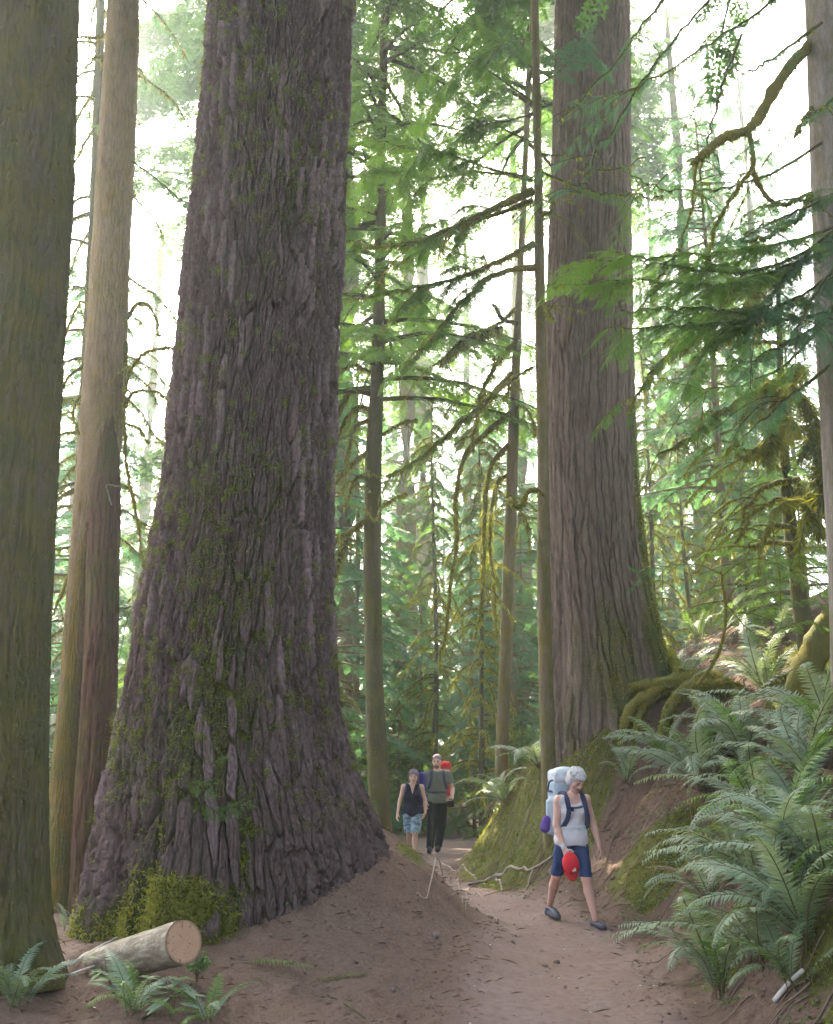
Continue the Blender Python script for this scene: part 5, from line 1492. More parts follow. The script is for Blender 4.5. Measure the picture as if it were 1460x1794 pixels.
    def make(s, name, F, mats, parent, pick=None, wr=None):
        V, Q_ = s.surf(F)
        wr = (.006 if name in ('tank_top', 'shorts', 'shirt', 'trousers', 'pack_body', 'top_lid', 'side_sack') else 0) if wr is None else wr
        if wr:
            q = V[:, 0] * .7 + V[:, 2]
            V[:, 1] += wr * fbm(V[:, 0] * 13 + q * 6, V[:, 2] * 13 - V[:, 0] * 5, V[:, 1] * 8, s=3, o=3); V[:, 0] += wr * .8 * fbm(V[:, 1] * 13, V[:, 2] * 15 + V[:, 1] * 5, V[:, 0] * 8, s=4, o=3)
        for _ in range(1):
            acc = np.zeros_like(V); c = np.zeros(len(V))
            for a, b in ((0, 1), (1, 2), (2, 3), (3, 0)):
                np.add.at(acc, Q_[:, a], V[Q_[:, b]]); np.add.at(acc, Q_[:, b], V[Q_[:, a]]); np.add.at(c, Q_[:, a], 1); np.add.at(c, Q_[:, b], 1)
            V = V * .6 + .4 * acc / np.maximum(c, 1)[:, None]
        mb = MB(); mats = mats if isinstance(mats, list) else [mats]
        if pick is None: mb.add(V, None, Q_)
        else:
            cen = V[Q_].mean(1); mi = pick(cen); mb.add(V, None, Q_); mb.QM = [mi.astype(np.int32)]
        return mb.obj(name, mats, parent, smooth=True)

    def clip(s, F, fn, region=None):
        X, Y, Z = np.meshgrid(*s.ax, indexing='ij', sparse=True)
        return np.maximum(F, fn(X, Y, Z).astype(np.float32))


def cone(a, b, ra, rb, k=.02, **kw): return dict(t='cone', a=np.asarray(a, float), b=np.asarray(b, float), ra=ra, rb=rb, k=k, **kw)
def ell(c, r, k=.02, M_=None, **kw): return dict(t='ell', c=np.asarray(c, float), r=np.asarray(r, float), k=k, M=M_, **kw)
def rbox(c, r, rd, k=.02, M_=None, **kw): return dict(t='box', c=np.asarray(c, float), r=np.asarray(r, float), rd=rd, k=k, M=M_, **kw)


def rotm(yaw=0, pitch=0, roll=0):
    """columns: right, back, up.  yaw turns to the viewer's right, pitch nods down"""
    return np.array((Matrix.Rotation(R(yaw), 3, 'Z') @ Matrix.Rotation(R(pitch), 3, 'X') @ Matrix.Rotation(R(roll), 3, 'Y')))


def hand(wrist, d, side, curl=.5, sc=1.0, thumb=1):
    """palm, four unequal bent fingers and a thumb; d = pointing, side = across the palm towards the thumb"""
    d = d / np.linalg.norm(d); side = side - d * (side @ d); side /= np.linalg.norm(side); nrm = np.cross(d, side) * thumb
    pr = []
    for q, L in zip((-.027, -.009, .009, .026), (.058, .072, .078, .068)):
        b0 = wrist + side * q * .7 * sc; kn = wrist + d * .085 * sc + side * q * sc
        pr.append(cone(b0, kn, .015 * sc, .0115 * sc, .012))
        p1 = kn + (d * math.cos(curl * .8) + nrm * math.sin(curl * .8)) * L * .5 * sc
        p2 = p1 + (d * math.cos(curl * 1.9) + nrm * math.sin(curl * 1.9)) * L * .5 * sc
        pr.append(cone(kn, p1, .0098 * sc, .0088 * sc, .004)); pr.append(cone(p1, p2, .0088 * sc, .0075 * sc, .004))
    t0 = wrist + d * .025 * sc + side * .025 * sc; t1 = t0 + (d * .6 + side * .75 + nrm * .2) * .04 * sc; t2 = t1 + (d * .9 + side * .15 + nrm * .35) * .034 * sc
    pr += [cone(t0, t1, .014 * sc, .0105 * sc, .008), cone(t1, t2, .0105 * sc, .0085 * sc, .004)]
    return pr


def head(c, Mh, sc=1.0, k=.02):
    f = lambda x, y, z: c + Mh @ (np.array([x, -y, z]) * sc)     # y here = forwards
    r = lambda *a: np.array(a) * sc
    pr = [ell(f(0, -.012, .03), r(.074, .094, .090), .02, Mh), ell(f(0, .022, -.03), r(.062, .068, .075), .03, Mh), ell(f(0, .045, -.085), r(.034, .034, .026), .03, Mh),
          cone(f(-.028, .072, .018), f(.028, .072, .018), .018 * sc, .018 * sc, .02),
          cone(f(0, .086, .012), f(0, .106, -.026), .008 * sc, .0125 * sc, .012), cone(f(-.012, .092, -.030), f(.012, .092, -.030), .008 * sc, .008 * sc, .008),
          cone(f(-.018, .083, -.058), f(.018, .083, -.058), .0085 * sc, .0085 * sc, .008),
          ell(f(-.031, .088, .003), r(.015, .012, .010), .010, Mh, cut=1), ell(f(.031, .088, .003), r(.015, .012, .010), .010, Mh, cut=1),
          ell(f(-.031, .076, .002), r(.012, .012, .011), .003, Mh), ell(f(.031, .076, .002), r(.012, .012, .011), .003, Mh),
          ell(f(-.045, .055, -.025), r(.022, .022, .020), .02, Mh), ell(f(.045, .055, -.025), r(.022, .022, .020), .02, Mh),
          ell(f(-.076, -.008, -.008), r(.010, .020, .030), .006, Mh), ell(f(.076, -.008, -.008), r(.010, .020, .030), .006, Mh)]

    def pick(cen):
        mi = np.zeros(len(cen), int)
        for sx in (-1, 1):
            e = f(sx * .031, .09, .003); q = (cen - e) @ Mh
            mi[(np.abs(q[:, 0]) < .013 * sc) & (np.abs(q[:, 2]) < .0065 * sc) & (np.abs(q[:, 1]) < .02)] = 1
            e = f(sx * .031, .092, .026); q = (cen - e) @ Mh
            mi[(np.abs(q[:, 0]) < .020 * sc) & (np.abs(q[:, 2]) < .0048 * sc) & (np.abs(q[:, 1]) < .025)] = 2
        e = f(0, .09, -.058); q = (cen - e) @ Mh
        mi[(np.abs(q[:, 0]) < .024 * sc) & (np.abs(q[:, 2]) < .0085 * sc) & (np.abs(q[:, 1]) < .02)] = 3
        return mi
    return pr, pick, f


def skin_mat(name, c): 
    m, nt = newmat(name); g = NG(nt); p = g.n('ShaderNodeTexCoord').outputs['Object']
    col = g.mix(g.noise(p, 14, 3), tuple(x * .88 for x in c), (min(1, c[0] * 1.1), c[1] * 1.02, c[2]))
    bs = g.n('ShaderNodeBsdfPrincipled', i_Base_Color=col, i_Roughness=.5); bs.inputs['Subsurface Weight'].default_value = .12; bs.inputs['Subsurface Radius'].default_value = (.01, .004, .002)
    out(g, bs.outputs[0]); return m


def cloth(name, c, bump=.35, rough=.85): 
    m, nt = newmat(name); g = NG(nt); p = g.n('ShaderNodeTexCoord').outputs['Object']
    w = g.noise(g.stretch(p, (1, 1, .45)), 16, 3, .6, .8)
    col = g.mix(g.noise(p, 9, 3), tuple(x * .85 for x in c), tuple(min(1, x * 1.12) for x in c))
    bs = g.n('ShaderNodeBsdfPrincipled', i_Base_Color=col, i_Roughness=rough, i_Normal=g.bump(w, bump, .03)); bs.inputs['Specular IOR Level'].default_value = .2
    out(g, bs.outputs[0]); return m


SK1, SK2, SK3 = skin_mat('skin_rosy', (.60, .37, .315)), skin_mat('skin_fair', (.62, .41, .34)), skin_mat('skin_light', (.58, .37, .30))
EYE_M, BROW, LIP = mat_plain('eye', (.03, .025, .022), .3), mat_plain('eyebrow', (.16, .11, .08)), mat_plain('lip', (.36, .14, .12), .5)
FACE = [EYE_M, BROW, LIP]
NAVY, RED = cloth('navy_cloth', (.034, .06, .155)), cloth('red_cloth', (.62, .028, .045), .15)


def arm(sh, el, wr, r=1.0):
    return [cone(sh, el, .047 * r, .037 * r, .03), cone(el, el + (wr - el) * .3, .037 * r, .037 * r, .02), cone(el + (wr - el) * .3, wr, .037 * r, .024 * r, .02)]


def leg(hp, kn, an, r=1.0, k=.03):
    cf = kn + (an - kn) * .32 + np.array([0, .018, 0])
    return [cone(hp, kn, .085 * r, .052 * r, k), cone(kn, cf, .049 * r, .052 * r, .02), cone(cf, an, .052 * r, .031 * r, .02)]


def foot(an, toe_, r=1.0):
    d = toe_ - an; d2 = np.array([d[0], d[1], 0]); heel = np.array([an[0], an[1], toe_[2] + .015]) - d2 * .28
    return [cone(an + [0, 0, .01], heel + [0, 0, .02], .040 * r, .036 * r, .03), cone(heel + [0, 0, .012], toe_ + [0, 0, .012], .034 * r, .034 * r, .02), cone(an, toe_ - d * .25 + [0, 0, .01], .036 * r, .036 * r, .04)]


def strap(root, name, pts, r, mat, flat=.35, n=22):
    P = smooth_path(pts, n); T, S_, N_ = frames(P, (0, -1, .2)); a = np.arange(10) / 10 * 2 * math.pi
    V = P[:, None] + (np.cos(a)[None, :, None] * S_[:, None] + flat * np.sin(a)[None, :, None] * N_[:, None]) * r
    i = np.arange(n - 1)[:, None] * 10; j = np.arange(10)[None]; j2 = (j + 1) % 10
    mb = MB(); mb.add(V.reshape(-1, 3), [(0, q, q + 1) for q in range(1, 9)] + [((n - 1) * 10, (n - 1) * 10 + q + 1, (n - 1) * 10 + q) for q in range(1, 9)], np.stack([i + j, i + j2, i + 10 + j2, i + 10 + j], -1).reshape(-1, 4))
    return mb.obj(name, mat, root, smooth=True)


# ---------------- the woman walking towards the viewer
SCW = .965
Wp = at(1005, 1470, 11.05); W0 = np.array([Wp[0], 11.05, 0]); W0[2] = max(Hs(W0[0] + .18, W0[1] - .3), Hs(W0[0] - .18, W0[1] + .35)) - .012
pw = thing('person', 'silver-haired woman in a pale tank top and navy knee shorts walking down the trail', 'person', W0, sc=SCW)
yaw = rotm(17)
rs, ls = v3(-.150, -.035, 1.250), v3(.152, .045, 1.258)
re, rw = v3(-.185, -.045, .995), v3(-.122, -.165, .765)
le_, lw = v3(.228, .075, 1.01), v3(.268, .015, .785)
hr, hl = v3(-.105, .0, .80), v3(.062, .03, .80)
kr, ar, tr_ = v3(-.185, .07, .475), v3(-.225, .38, .145), v3(-.165, .215, .035)
kl, al, tl = v3(.095, -.165, .465), v3(.160, -.235, .085), v3(.215, -.395, .02)
hc, Mh = v3(.045, -.055, 1.458), rotm(24, 37, 6)
hp_, hpick, hf = head(hc, Mh, 1.0)
torso = [ell(v3(.002, .02, 1.14), (.150, .102, .150), .05, yaw), ell(v3(-.012, .02, .985), (.135, .105, .13), .06, yaw), ell(v3(-.022, .03, .855), (.160, .125, .115), .06, yaw),
         ell(v3(-.055, -.075, 1.135), (.062, .050, .058), .04, yaw), ell(v3(.062, -.045, 1.135), (.062, .050, .058), .04, yaw)]
should = [cone(rs, v3(0, .02, 1.275), .052, .058, .05), cone(ls, v3(0, .02, 1.275), .052, .058, .05)]
neck = [cone(v3(.008, .015, 1.26), v3(.03, -.03, 1.39), .052, .045, .03)]
legs1 = leg(hr, kr, ar) + leg(hl, kl, al)
handR = hand(rw, v3(.035, -.05, -.10), v3(.7, -.6, 0), 1.25, .95, -1); handL = hand(lw, v3(.03, -.03, -.10), v3(-.35, -.9, 0), .5, .95, 1)
arms1 = arm(rs, re, rw) + arm(ls, le_, lw)
B = Body((-.42, -.55, -.04), (.46, .58, 1.72), .0072)
B.make('body', B.field(torso + should + neck + hp_ + arms1 + handR + handL + legs1), [SK1] + FACE, pw, hpick)
TOP = cloth('pale_top', (.60, .585, .64))
F = B.field(torso + should[:2] + [ell(v3(-.022, .02, .84), (.166, .136, .13), .05, yaw)], .013)
F = B.clip(F, lambda X, Y, Z: np.maximum(.775 + .02 * np.cos(X * 14) - Z + 0 * Y, np.maximum(Z - 1.305 + 0 * X + 0 * Y, np.abs(X - .002 - .3 * Y) - np.where(Z > 1.10, .185 - .40 * (Z - 1.10), .26))))
F = np.maximum(F, -(np.sqrt((B.ax[0][:, None, None] - .012) ** 2 + (B.ax[1][None, :, None] + .06) ** 2 * .5 + (B.ax[2][None, None, :] - 1.30) ** 2) - .095)).astype(np.float32)
B.make('tank_top', F, TOP, pw)
F = B.field([torso[2]] + [cone(hr, kr, .084, .055, .03), cone(hl, kl, .084, .055, .03)], .009)
F = B.clip(F, lambda X, Y, Z: np.maximum(Z - .90, np.where(X < -.03, .495 + .35 * (Y - .07), .485 - .1 * (Y + .16)) - Z))
B.make('shorts', F, NAVY, pw)
HAIR = mat_bark('silver_hair', (.26, .245, .265), (.44, .42, .45), (.64, .62, .66), scale=60, zs=.5, bump=.8, dist=.01)
hair = [ell(hf(0, -.022, .045), (.090, .104, .088), .03, Mh), ell(hf(-.062, -.025, -.02), (.032, .062, .070), .03, Mh), ell(hf(.062, -.025, -.02), (.032, .062, .070), .03, Mh), ell(hf(0, -.07, -.035), (.072, .05, .085), .03, Mh), ell(hf(-.01, .066, .070), (.060, .030, .026), .02, Mh),
        ell(hf(.0, .108, -.03), (.056, .05, .076), .012, Mh, cut=1)]
F = B.field(hair)
cur = []
for q in range(90):
    a, b = rng.uniform(0, 6.28), rng.uniform(-.55, 1.4); d_ = np.array([math.cos(a) * math.cos(b), math.sin(a) * math.cos(b), math.sin(b)])
    if d_[1] > .45 and d_[2] < .55: continue
    cur.append((hf(*(np.array([0, -.025, .035]) + d_ * np.array([.092, .105, .094]))), rng.uniform(.010, .017)))
F = B.field(hair[:5] + [ell(c_, (r_, r_, r_ * .8), .010, Mh) for c_, r_ in cur] + hair[5:])
B.make('hair', F, HAIR, pw)
SHOE = mat_plain('grey_shoe', (.075, .075, .105), .6); SOLE = mat_plain('shoe_sole', (.05, .05, .06), .7)
for an, to in ((ar, tr_), (al, tl)):
    B.make('shoe', B.clip(B.field(foot(an, to)), lambda X, Y, Z: Z - (an[2] - .02) + 0 * X + 0 * Y), [SHOE, SOLE], pw, lambda c, z0=to[2]: (c[:, 2] < z0 + .004 + .25 * 0).astype(int))
F = B.field([cone(rw + (re - rw) * .06, rw + (re - rw) * .14, .031, .031)]); B.make('wristband', F, mat_plain('pale_band', (.45, .5, .55)), pw)

# her pack, strapped on
back = yaw @ np.array([0, 1, 0]); side_ = yaw @ np.array([1, 0, 0]); upv = np.array([0, 0, 1.0])
bp = thing('backpack', 'large pale blue hiking pack on the back of the silver-haired woman', 'backpack', W0, sc=SCW)
PB, PBL, PD = cloth('pale_blue_pack', (.40, .50, .60), .5), cloth('light_grey_pack', (.56, .60, .68), .5), cloth('dark_strap', (.045, .05, .11), .2)
pc = np.array([-.01, .0, 1.17]) + back * .245 + side_ * .02
F = B.field([rbox(pc, (.150, .120, .30), .06, .03, yaw), rbox(pc + back * .10 + upv * -.06, (.12, .06, .17), .05, .03, yaw), cone(pc + side_ * -.15 + upv * -.24, pc + side_ * -.16 + upv * .05, .055, .045, .03), cone(pc + side_ * .15 + upv * -.24, pc + side_ * .16 + upv * .05, .055, .045, .03)])
B.make('pack_body', F, PB, bp)
F = B.field([rbox(pc + upv * .325 - back * .01, (.146, .122, .075), .05, .03, yaw), ell(pc + upv * .38 - back * .04, (.11, .09, .05), .04, yaw)]); B.make('top_lid', F, PBL, bp)
F = B.field([cone(pc + side_ * -.215 + upv * -.13 - back * .02, pc + side_ * -.235 + upv * -.21 - back * .02, .045, .055, .03)]); B.make('side_sack', F, cloth('violet_sack', (.10, .05, .28), .5), bp)
for sg, s_ in ((-1, rs), (1, ls)):
    mid = s_ * .62 + v3(0, .02, 1.275) * .38
    fr = -back * .135
    strap(bp, 'shoulder_strap', [mid + back * .13 + upv * .03, mid + back * .04 + upv * .064, mid - back * .045 + upv * .045, mid + fr * .92 + upv * -.09 + side_ * sg * .0, mid + fr * .86 + upv * -.20 + side_ * sg * .02, mid + fr * .25 + upv * -.30 + side_ * sg * .045], .026, PD)
for hz_, nm in ((.16, 'compression_strap'), (-.10, 'compression_strap')):
    strap(bp, nm, [pc + side_ * -.12 - back * .10 + upv * hz_, pc + side_ * -.168 + back * .0 + upv * (hz_ + .01), pc + side_ * -.13 + back * .115 + upv * hz_], .012, PD)
strap(bp, 'lid_strap', [pc + side_ * -.09 - back * .125 + upv * .30, pc + side_ * -.165 - back * .03 + upv * .27, pc + side_ * -.162 + back * .04 + upv * .16], .010, PD)
strap(bp, 'chest_strap', [v3(-.085, -.135, 1.185), v3(.01, -.150, 1.178), v3(.095, -.095, 1.19)], .010, PD)
F = B.field([torso[1]], .026); F = B.clip(F, lambda X, Y, Z: np.abs(Z - .965 - .05 * X) - .024 + 0 * Y); B.make('hip_belt', F, PBL, bp)
F = B.field([rbox(v3(.118, -.02, .905), (.026, .03, .055), .022, .02, yaw), cone(v3(.10, -.06, .86), v3(.115, -.055, .755), .018, .012)]); B.make('belt_pouch', F, PBL, bp)
F = B.field([rbox(v3(-.018, -.128, 1.165), (.016, .014, .026), .01, .01, yaw)]); B.make('strap_pouch', F, PD, bp)

# the red cap in her right hand
cp = rw + v3(.045, -.085, -.13)
cap = thing('cap', 'red baseball cap with a white emblem dangling from the walking woman\'s right hand', 'cap', W0 + cp * SCW, sc=SCW, rot=(R(8), R(-8), R(10)))
th = np.linspace(0, 2 * math.pi, 40, endpoint=False); ph = np.linspace(0, math.pi / 2, 16)
V = []
for p_ in ph: V += [(.088 * math.cos(p_) * math.sin(t), -.105 * math.sin(p_) ** .9, -.108 * math.cos(p_) * math.cos(t) - .03 * math.sin(p_)) for t in th]
V = np.array(V); inner = V * .965 + [0, .004, 0]
Qc = [(i * 40 + j, i * 40 + (j + 1) % 40, (i + 1) * 40 + (j + 1) % 40, (i + 1) * 40 + j) for i in range(15) for j in range(40)]
n0 = len(V); mb = MB(); mb.add(np.vstack([V, inner]), None, Qc + [(n0 + a, n0 + d, n0 + c, n0 + b) for a, b, c, d in Qc] + [(j, n0 + j, n0 + (j + 1) % 40, (j + 1) % 40) for j in range(40)])
mb.obj('crown', RED, cap, smooth=True)
u = np.linspace(-1, 1, 21); w_ = np.linspace(0, 1, 7); V = []
for sgn in (0, 1):
    for b in w_:
        for a in u:
            t = a * 1.15; V.append((.087 * math.sin(t) * (1 + .04 * b), -.006 + .03 * abs(a) ** 2 - .012 * b + .004 * sgn, -.106 * math.cos(t) - .078 * b * math.cos(a * 1.45) ** .6 if abs(a) < 1 else -.106 * math.cos(t)))
V = np.array(V); Qc = [(i * 21 + j, i * 21 + j + 1, (i + 1) * 21 + j + 1, (i + 1) * 21 + j) for i in range(6) for j in range(20)]
edge = [j for j in range(20)]; mb = MB(); mb.add(V, None, Qc + [(147 + a, 147 + d, 147 + c, 147 + b) for a, b, c, d in Qc] + [(126 + j, 126 + j + 1, 147 + 126 + j + 1, 147 + 126 + j) for j in range(20)])
mb.obj('brim', RED, cap, smooth=True)
mb = MB(); WH = mat_plain('white_emblem', (.8, .8, .82))
for k, (x, h_) in enumerate([(-.021, .014), (-.006, .024), (.009, .034)]):
    z0, z1 = -.062, -.062 + h_
    def sf(x, z): 
        q = max(0.0, 1 - (x / .088) ** 2 - ((z + .03) / .108) ** 2); return -.108 * q ** .5 - .004
    pts = [(x, z0), (x + .011, z0), (x + .011 - h_ * .25, z1), (x - h_ * .25, z1)]
    V = [(a, sf(a, b), b) for a, b in pts] + [(a, sf(a, b) + .004, b) for a, b in pts]
    mb.add(V, None, [(0, 1, 2, 3), (4, 7, 6, 5), (0, 4, 5, 1), (1, 5, 6, 2), (2, 6, 7, 3), (3, 7, 4, 0)])
mb.obj('emblem', WH, cap)
strap(cap, 'strap', [v3(-.05, .0, .098), v3(-.02, -.005, .128), v3(.02, -.005, .128), v3(.05, .0, .098)], .009, mat_plain('grey_strap', (.5, .5, .55)))

# ---------------- the couple farther down the trail
def person2(): pass


Q0 = at(723, 1400, 19.0); Q0[2] = 0.0
p2 = thing('person', 'woman in a navy sleeveless top and blue patterned shorts walking beside a man', 'person', Q0)
rs, ls = v3(-.158, .0, 1.165), v3(.160, .01, 1.165)
re, rw = v3(-.222, .02, .935), v3(-.262, -.03, .725); le_, lw = v3(.222, .03, .935), v3(.226, -.05, .72)
hr, hl = v3(-.075, .0, .70), v3(.085, .0, .70)
kr, ar, tr_ = v3(-.065, .03, .385), v3(-.05, .22, .12), v3(-.06, .10, .02); kl, al, tl = v3(.05, -.12, .37), v3(.03, -.14, .075), v3(.03, -.29, .015)
hc, Mh = v3(.02, -.02, 1.345), rotm(-6, 6, 0)
hp_, hpick, hf = head(hc, Mh, .98)
torso = [ell(v3(0, .02, 1.04), (.138, .095, .14), .05), ell(v3(.003, .02, .90), (.122, .095, .12), .06), ell(v3(.005, .025, .755), (.150, .115, .11), .06), ell(v3(-.058, -.07, 1.04), (.056, .045, .052), .04), ell(v3(.062, -.07, 1.04), (.056, .045, .052), .04)]
should = [cone(rs, v3(0, .02, 1.185), .046, .05, .05), cone(ls, v3(0, .02, 1.185), .046, .05, .05)]
B = Body((-.40, -.45, -.03), (.42, .48, 1.60), .0085)
B.make('body', B.field(torso + should + [cone(v3(0, .02, 1.17), v3(.015, -.01, 1.29), .048, .043, .03)] + hp_ + arm(rs, re, rw, .92) + arm(ls, le_, lw, .92) + hand(rw, v3(-.02, -.02, -.1), v3(.4, -.9, 0), .5, .95, -1) + hand(lw, v3(-.05, -.02, -.1), v3(-.4, -.9, 0), .5, .95, 1) + leg(hr, kr, ar, .94) + leg(hl, kl, al, .94)), [SK2] + FACE, p2, hpick)
F = B.field(torso + should + [ell(v3(.005, .02, .74), (.190, .130, .12), .05)], .014)
F = B.clip(F, lambda X, Y, Z: np.maximum(.665 - Z + 0 * Y + 0 * X, np.maximum(Z - 1.225 + 0 * X + 0 * Y, np.abs(X) - np.where(Z > 1.02, .175 - .38 * (Z - 1.02), .26) + 0 * Y)))
XX, YY, ZZ = np.meshgrid(*B.ax, indexing='ij', sparse=True)
F = np.maximum(F, -np.maximum(np.abs(XX) - .30 * (ZZ - 1.045), YY + .0 + 0 * ZZ)).astype(np.float32)
F = np.maximum(F, -(np.sqrt(XX ** 2 + (YY - .01) ** 2 + (ZZ - 1.24) ** 2) - .078)).astype(np.float32)
B.make('tank_top', F, cloth('deep_navy', (.012, .011, .04)), p2)
m, nt = newmat('patterned_shorts'); g = NG(nt); oc = g.n('ShaderNodeTexCoord').outputs['Object']
col = g.ramp(g.noise(g.stretch(oc, (1, 1, 2.2)), 9, 3, .6), [(.36, (.05, .09, .17)), (.48, (.16, .26, .38)), (.58, (.34, .45, .52)), (.7, (.07, .12, .2))])
bs = g.n('ShaderNodeBsdfPrincipled', i_Base_Color=col, i_Roughness=.85); out(g, bs.outputs[0])
F = B.field([torso[2], cone(hr, kr, .094, .072, .04), cone(hl, kl, .094, .072, .04)], .010); F = B.clip(F, lambda X, Y, Z: np.maximum(Z - .78 + 0 * X, .385 + .1 * np.sin(X * 3 + .5) * .1 - Z + 0 * Y)); B.make('shorts', F, m, p2)
HAIR2 = mat_bark('plum_grey_hair', (.10, .075, .10), (.17, .13, .17), (.25, .20, .26), scale=60, zs=.5, bump=.6, dist=.01)
F = B.field([ell(hf(0, -.02, .048), (.088, .104, .088), .03, Mh), ell(hf(-.06, -.03, -.03), (.034, .06, .085), .03, Mh), ell(hf(.06, -.03, -.03), (.034, .06, .085), .03, Mh), ell(hf(0, -.07, -.03), (.07, .045, .09), .03, Mh), ell(hf(0, .105, -.02), (.060, .05, .082), .015, Mh, cut=1)]); B.make('hair', F, HAIR2, p2)
for an, to in ((ar, tr_), (al, tl)): B.make('shoe', B.clip(B.field(foot(an, to, .95)), lambda X, Y, Z: Z - (an[2] + .035) + 0 * X + 0 * Y), SHOE, p2)
bk = thing('backpack', 'violet-blue pack behind the shoulder of the woman in the navy top', 'backpack', Q0)
F = B.field([rbox(v3(.10, .25, 1.10), (.155, .115, .26), .08), rbox(v3(.10, .24, 1.36), (.14, .10, .06), .05, .03)]); B.make('pack_body', F, cloth('violet_blue', (.045, .035, .22), .5), bk)
F = B.field([rbox(v3(.10, .37, 1.02), (.11, .05, .12), .04)]); B.make('back_pocket', F, PD, bk)
for sg, s_ in ((-1, rs), (1, ls)):
    mid = s_ * .68 + v3(0, .02, 1.185) * .32
    strap(bk, 'shoulder_strap', [mid + v3(.02, .15, .01), mid + v3(0, .05, .052), mid + v3(0, -.03, .045), mid + v3(sg * .01, -.10, -.06), mid + v3(sg * .03, -.05, -.2)], .016, PD)

Q1 = at(766, 1400, 19.7); Q1[2] = 0.0
p3 = thing('person', 'tall man in a grey-green T-shirt and black trousers with a red pack', 'person', Q1)
rs, ls = v3(-.175, .02, 1.375), v3(.195, .0, 1.375)
re, rw = v3(-.245, .06, 1.10), v3(-.20, -.04, .88); le_, lw = v3(.285, .03, 1.12), v3(.275, -.15, .955)
hr, hl = v3(-.085, 0, .90), v3(.095, 0, .90)
kr, ar, tr_ = v3(-.095, -.11, .47), v3(-.135, -.12, .10), v3(-.15, -.30, .025); kl, al, tl = v3(.075, .02, .47), v3(.02, .10, .11), v3(.0, -.06, .025)
hc, Mh = v3(0, -.03, 1.605), rotm(-10, 4, 0)
hp_, hpick, hf = head(hc, Mh, 1.06)
torso = [ell(v3(.01, .02, 1.25), (.178, .115, .175), .06), ell(v3(.01, .02, 1.08), (.158, .112, .14), .07), ell(v3(.005, .025, .93), (.158, .115, .11), .06)]
should = [cone(rs, v3(.01, .02, 1.40), .058, .062, .05), cone(ls, v3(.01, .02, 1.40), .058, .062, .05)]
B = Body((-.42, -.46, -.03), (.48, .52, 1.84), .009)
B.make('body', B.field(torso + should + [cone(v3(.01, .02, 1.40), v3(.005, -.01, 1.54), .06, .056, .03)] + hp_ + arm(rs, re, rw, 1.1) + arm(ls, le_, lw, 1.1) + hand(rw, v3(.0, -.04, -.1), v3(.4, -.9, 0), .6, 1.05, -1) + hand(lw, v3(-.09, -.06, -.05), v3(-.4, -.6, .7), 1.2, 1.05, 1) + leg(hr, kr, ar, 1.05) + leg(hl, kl, al, 1.05)), [SK3] + FACE, p3, hpick)
F = B.field(torso + should + [ell(v3(.005, .02, .90), (.205, .135, .13), .05), cone(rs, rs + (re - rs) * .62, .066, .066, .04), cone(ls, ls + (le_ - ls) * .62, .066, .066, .04)], .014)
cR, cL = rs + (re - rs) * .62, ls + (le_ - ls) * .62; dR, dL = (re - rs) / np.linalg.norm(re - rs), (le_ - ls) / np.linalg.norm(le_ - ls)
F = B.clip(F, lambda X, Y, Z: np.maximum(np.maximum(.865 - Z + 0 * Y + 0 * X, np.where(X < -.17, (X - cR[0]) * dR[0] + (Y - cR[1]) * dR[1] + (Z - cR[2]) * dR[2], -1)), np.where(X > .19, (X - cL[0]) * dL[0] + (Y - cL[1]) * dL[1] + (Z - cL[2]) * dL[2], -1)))
XX, YY, ZZ = np.meshgrid(*B.ax, indexing='ij', sparse=True)
F = np.maximum(F, -(np.sqrt((XX - .01) ** 2 + (YY + .02) ** 2 + (ZZ - 1.50) ** 2) - .082)).astype(np.float32); B.make('shirt', F, cloth('grey_green', (.135, .155, .125)), p3)
F = B.field([torso[2], cone(hr, kr, .100, .078, .04), cone(hl, kl, .100, .078, .04), cone(kr, ar, .076, .062, .03), cone(kl, al, .076, .062, .03)], .006); F = B.clip(F, lambda X, Y, Z: np.maximum(Z - .97 + 0 * X + 0 * Y, .075 - Z)); B.make('trousers', F, cloth('black_cloth', (.010, .010, .016)), p3)
F = B.field([ell(hf(0, -.022, .052), (.088, .104, .084), .03, Mh), ell(hf(0, -.07, -.02), (.075, .045, .07), .03, Mh), ell(hf(0, .105, -.02), (.064, .05, .086), .015, Mh, cut=1)]); B.make('hair', F, HAIR2, p3)
F = B.field([ell(hf(0, .046, -.078), (.052, .05, .040), .02, Mh), ell(hf(0, .088, -.052), (.022, .03, .014), .01, Mh, cut=1)]); B.make('beard', F, BROW, p3)
for an, to in ((ar, tr_), (al, tl)): B.make('shoe', B.clip(B.field(foot(an, to, 1.12)), lambda X, Y, Z: Z - (an[2] + .02) + 0 * X + 0 * Y), mat_plain('dark_shoe', (.03, .03, .05)) , p3)
bk = thing('backpack', 'red pack on the back of the tall man in the grey-green T-shirt', 'backpack', Q1)
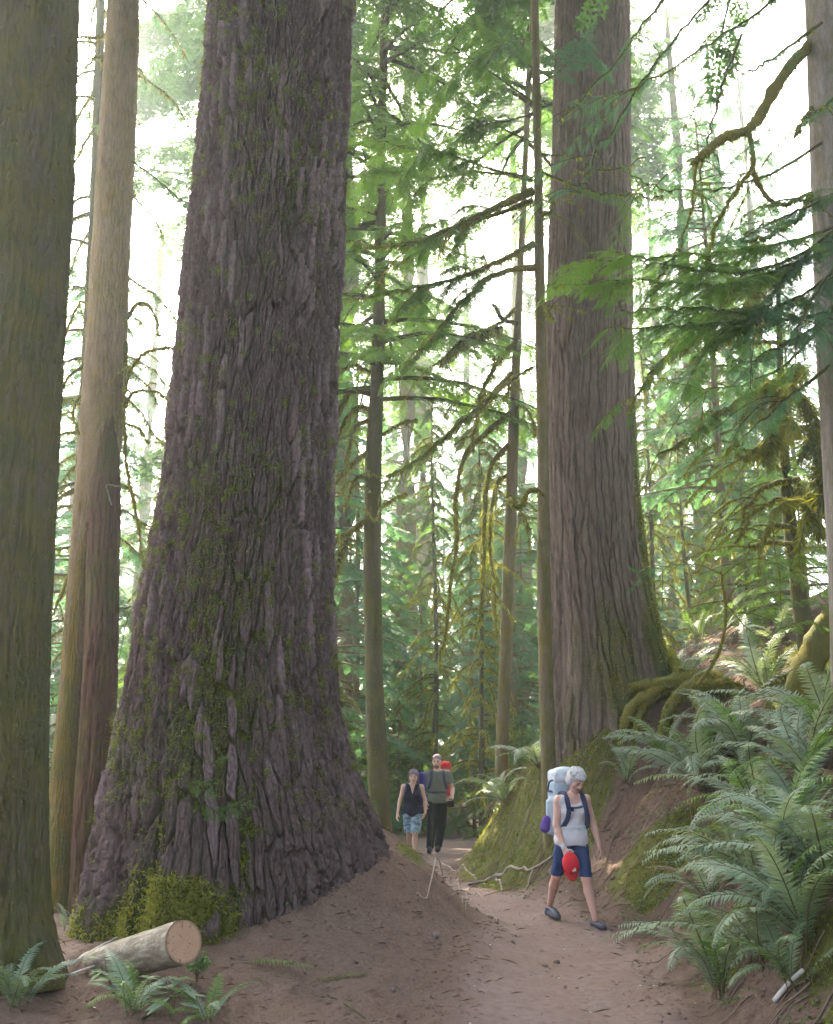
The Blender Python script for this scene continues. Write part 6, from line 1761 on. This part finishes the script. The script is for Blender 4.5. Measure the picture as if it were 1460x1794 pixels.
F = B.field([rbox(v3(.10, .27, 1.26), (.165, .115, .29), .085), rbox(v3(.15, .25, 1.54), (.115, .10, .07), .06, .03)]); B.make('pack_body', F, RED, bk)
F = B.field([rbox(v3(.07, .40, 1.2), (.12, .05, .15), .04)]); B.make('back_pocket', F, PD, bk)
for sg, s_ in ((-1, rs), (1, ls)):
    mid = s_ * .62 + v3(.01, .02, 1.40) * .38
    strap(bk, 'shoulder_strap', [mid + v3(.02, .16, .02), mid + v3(0, .05, .072), mid + v3(0, -.05, .055), mid + v3(0, -.115, -.05), mid + v3(sg * .02, -.125, -.16), mid + v3(sg * .06, -.05, -.27)], .022, PD)
F = B.field([torso[1]], .02); F = B.clip(F, lambda X, Y, Z: np.abs(Z - 1.055) - .022 + 0 * X + 0 * Y); B.make('hip_belt', F, PD, bk)
bg_ = thing('camera_bag', 'small black bag held at the waist by the man in the grey-green T-shirt', 'bag', Q1)
F = B.field([rbox(lw + v3(-.03, -.03, -.10), (.065, .045, .055), .025)]); B.make('pouch', F, cloth('black_bag', (.012, .012, .016)), bg_)
strap(bg_, 'handle', [lw + v3(-.085, -.03, -.06), lw + v3(-.075, -.05, -.02), lw + v3(-.02, -.06, -.02), lw + v3(.02, -.03, -.06)], .008, PD)
HAZE = .0025
# ================================================================== the air
m, nt = newmat('haze_air'); g = NG(nt)
pv = g.n('ShaderNodeVolumePrincipled'); pv.inputs['Color'].default_value = (.86, .95, .93, 1); pv.inputs['Density'].default_value = HAZE; pv.inputs['Anisotropy'].default_value = .7
g.n('ShaderNodeOutputMaterial', i_Volume=pv.outputs[0])
mb = MB()
x0, x1, y0, y1, z0, z1 = -100, 105, -14, 160, -3, 60
c = [(x, y, z) for z in (z0, z1) for y in (y0, y1) for x in (x0, x1)]
mb.add(c, None, [(0, 2, 3, 1), (4, 5, 7, 6), (0, 1, 5, 4), (2, 6, 7, 3), (0, 4, 6, 2), (1, 3, 7, 5)])
hz = mb.obj('haze', m); hz['kind'] = 'stuff'
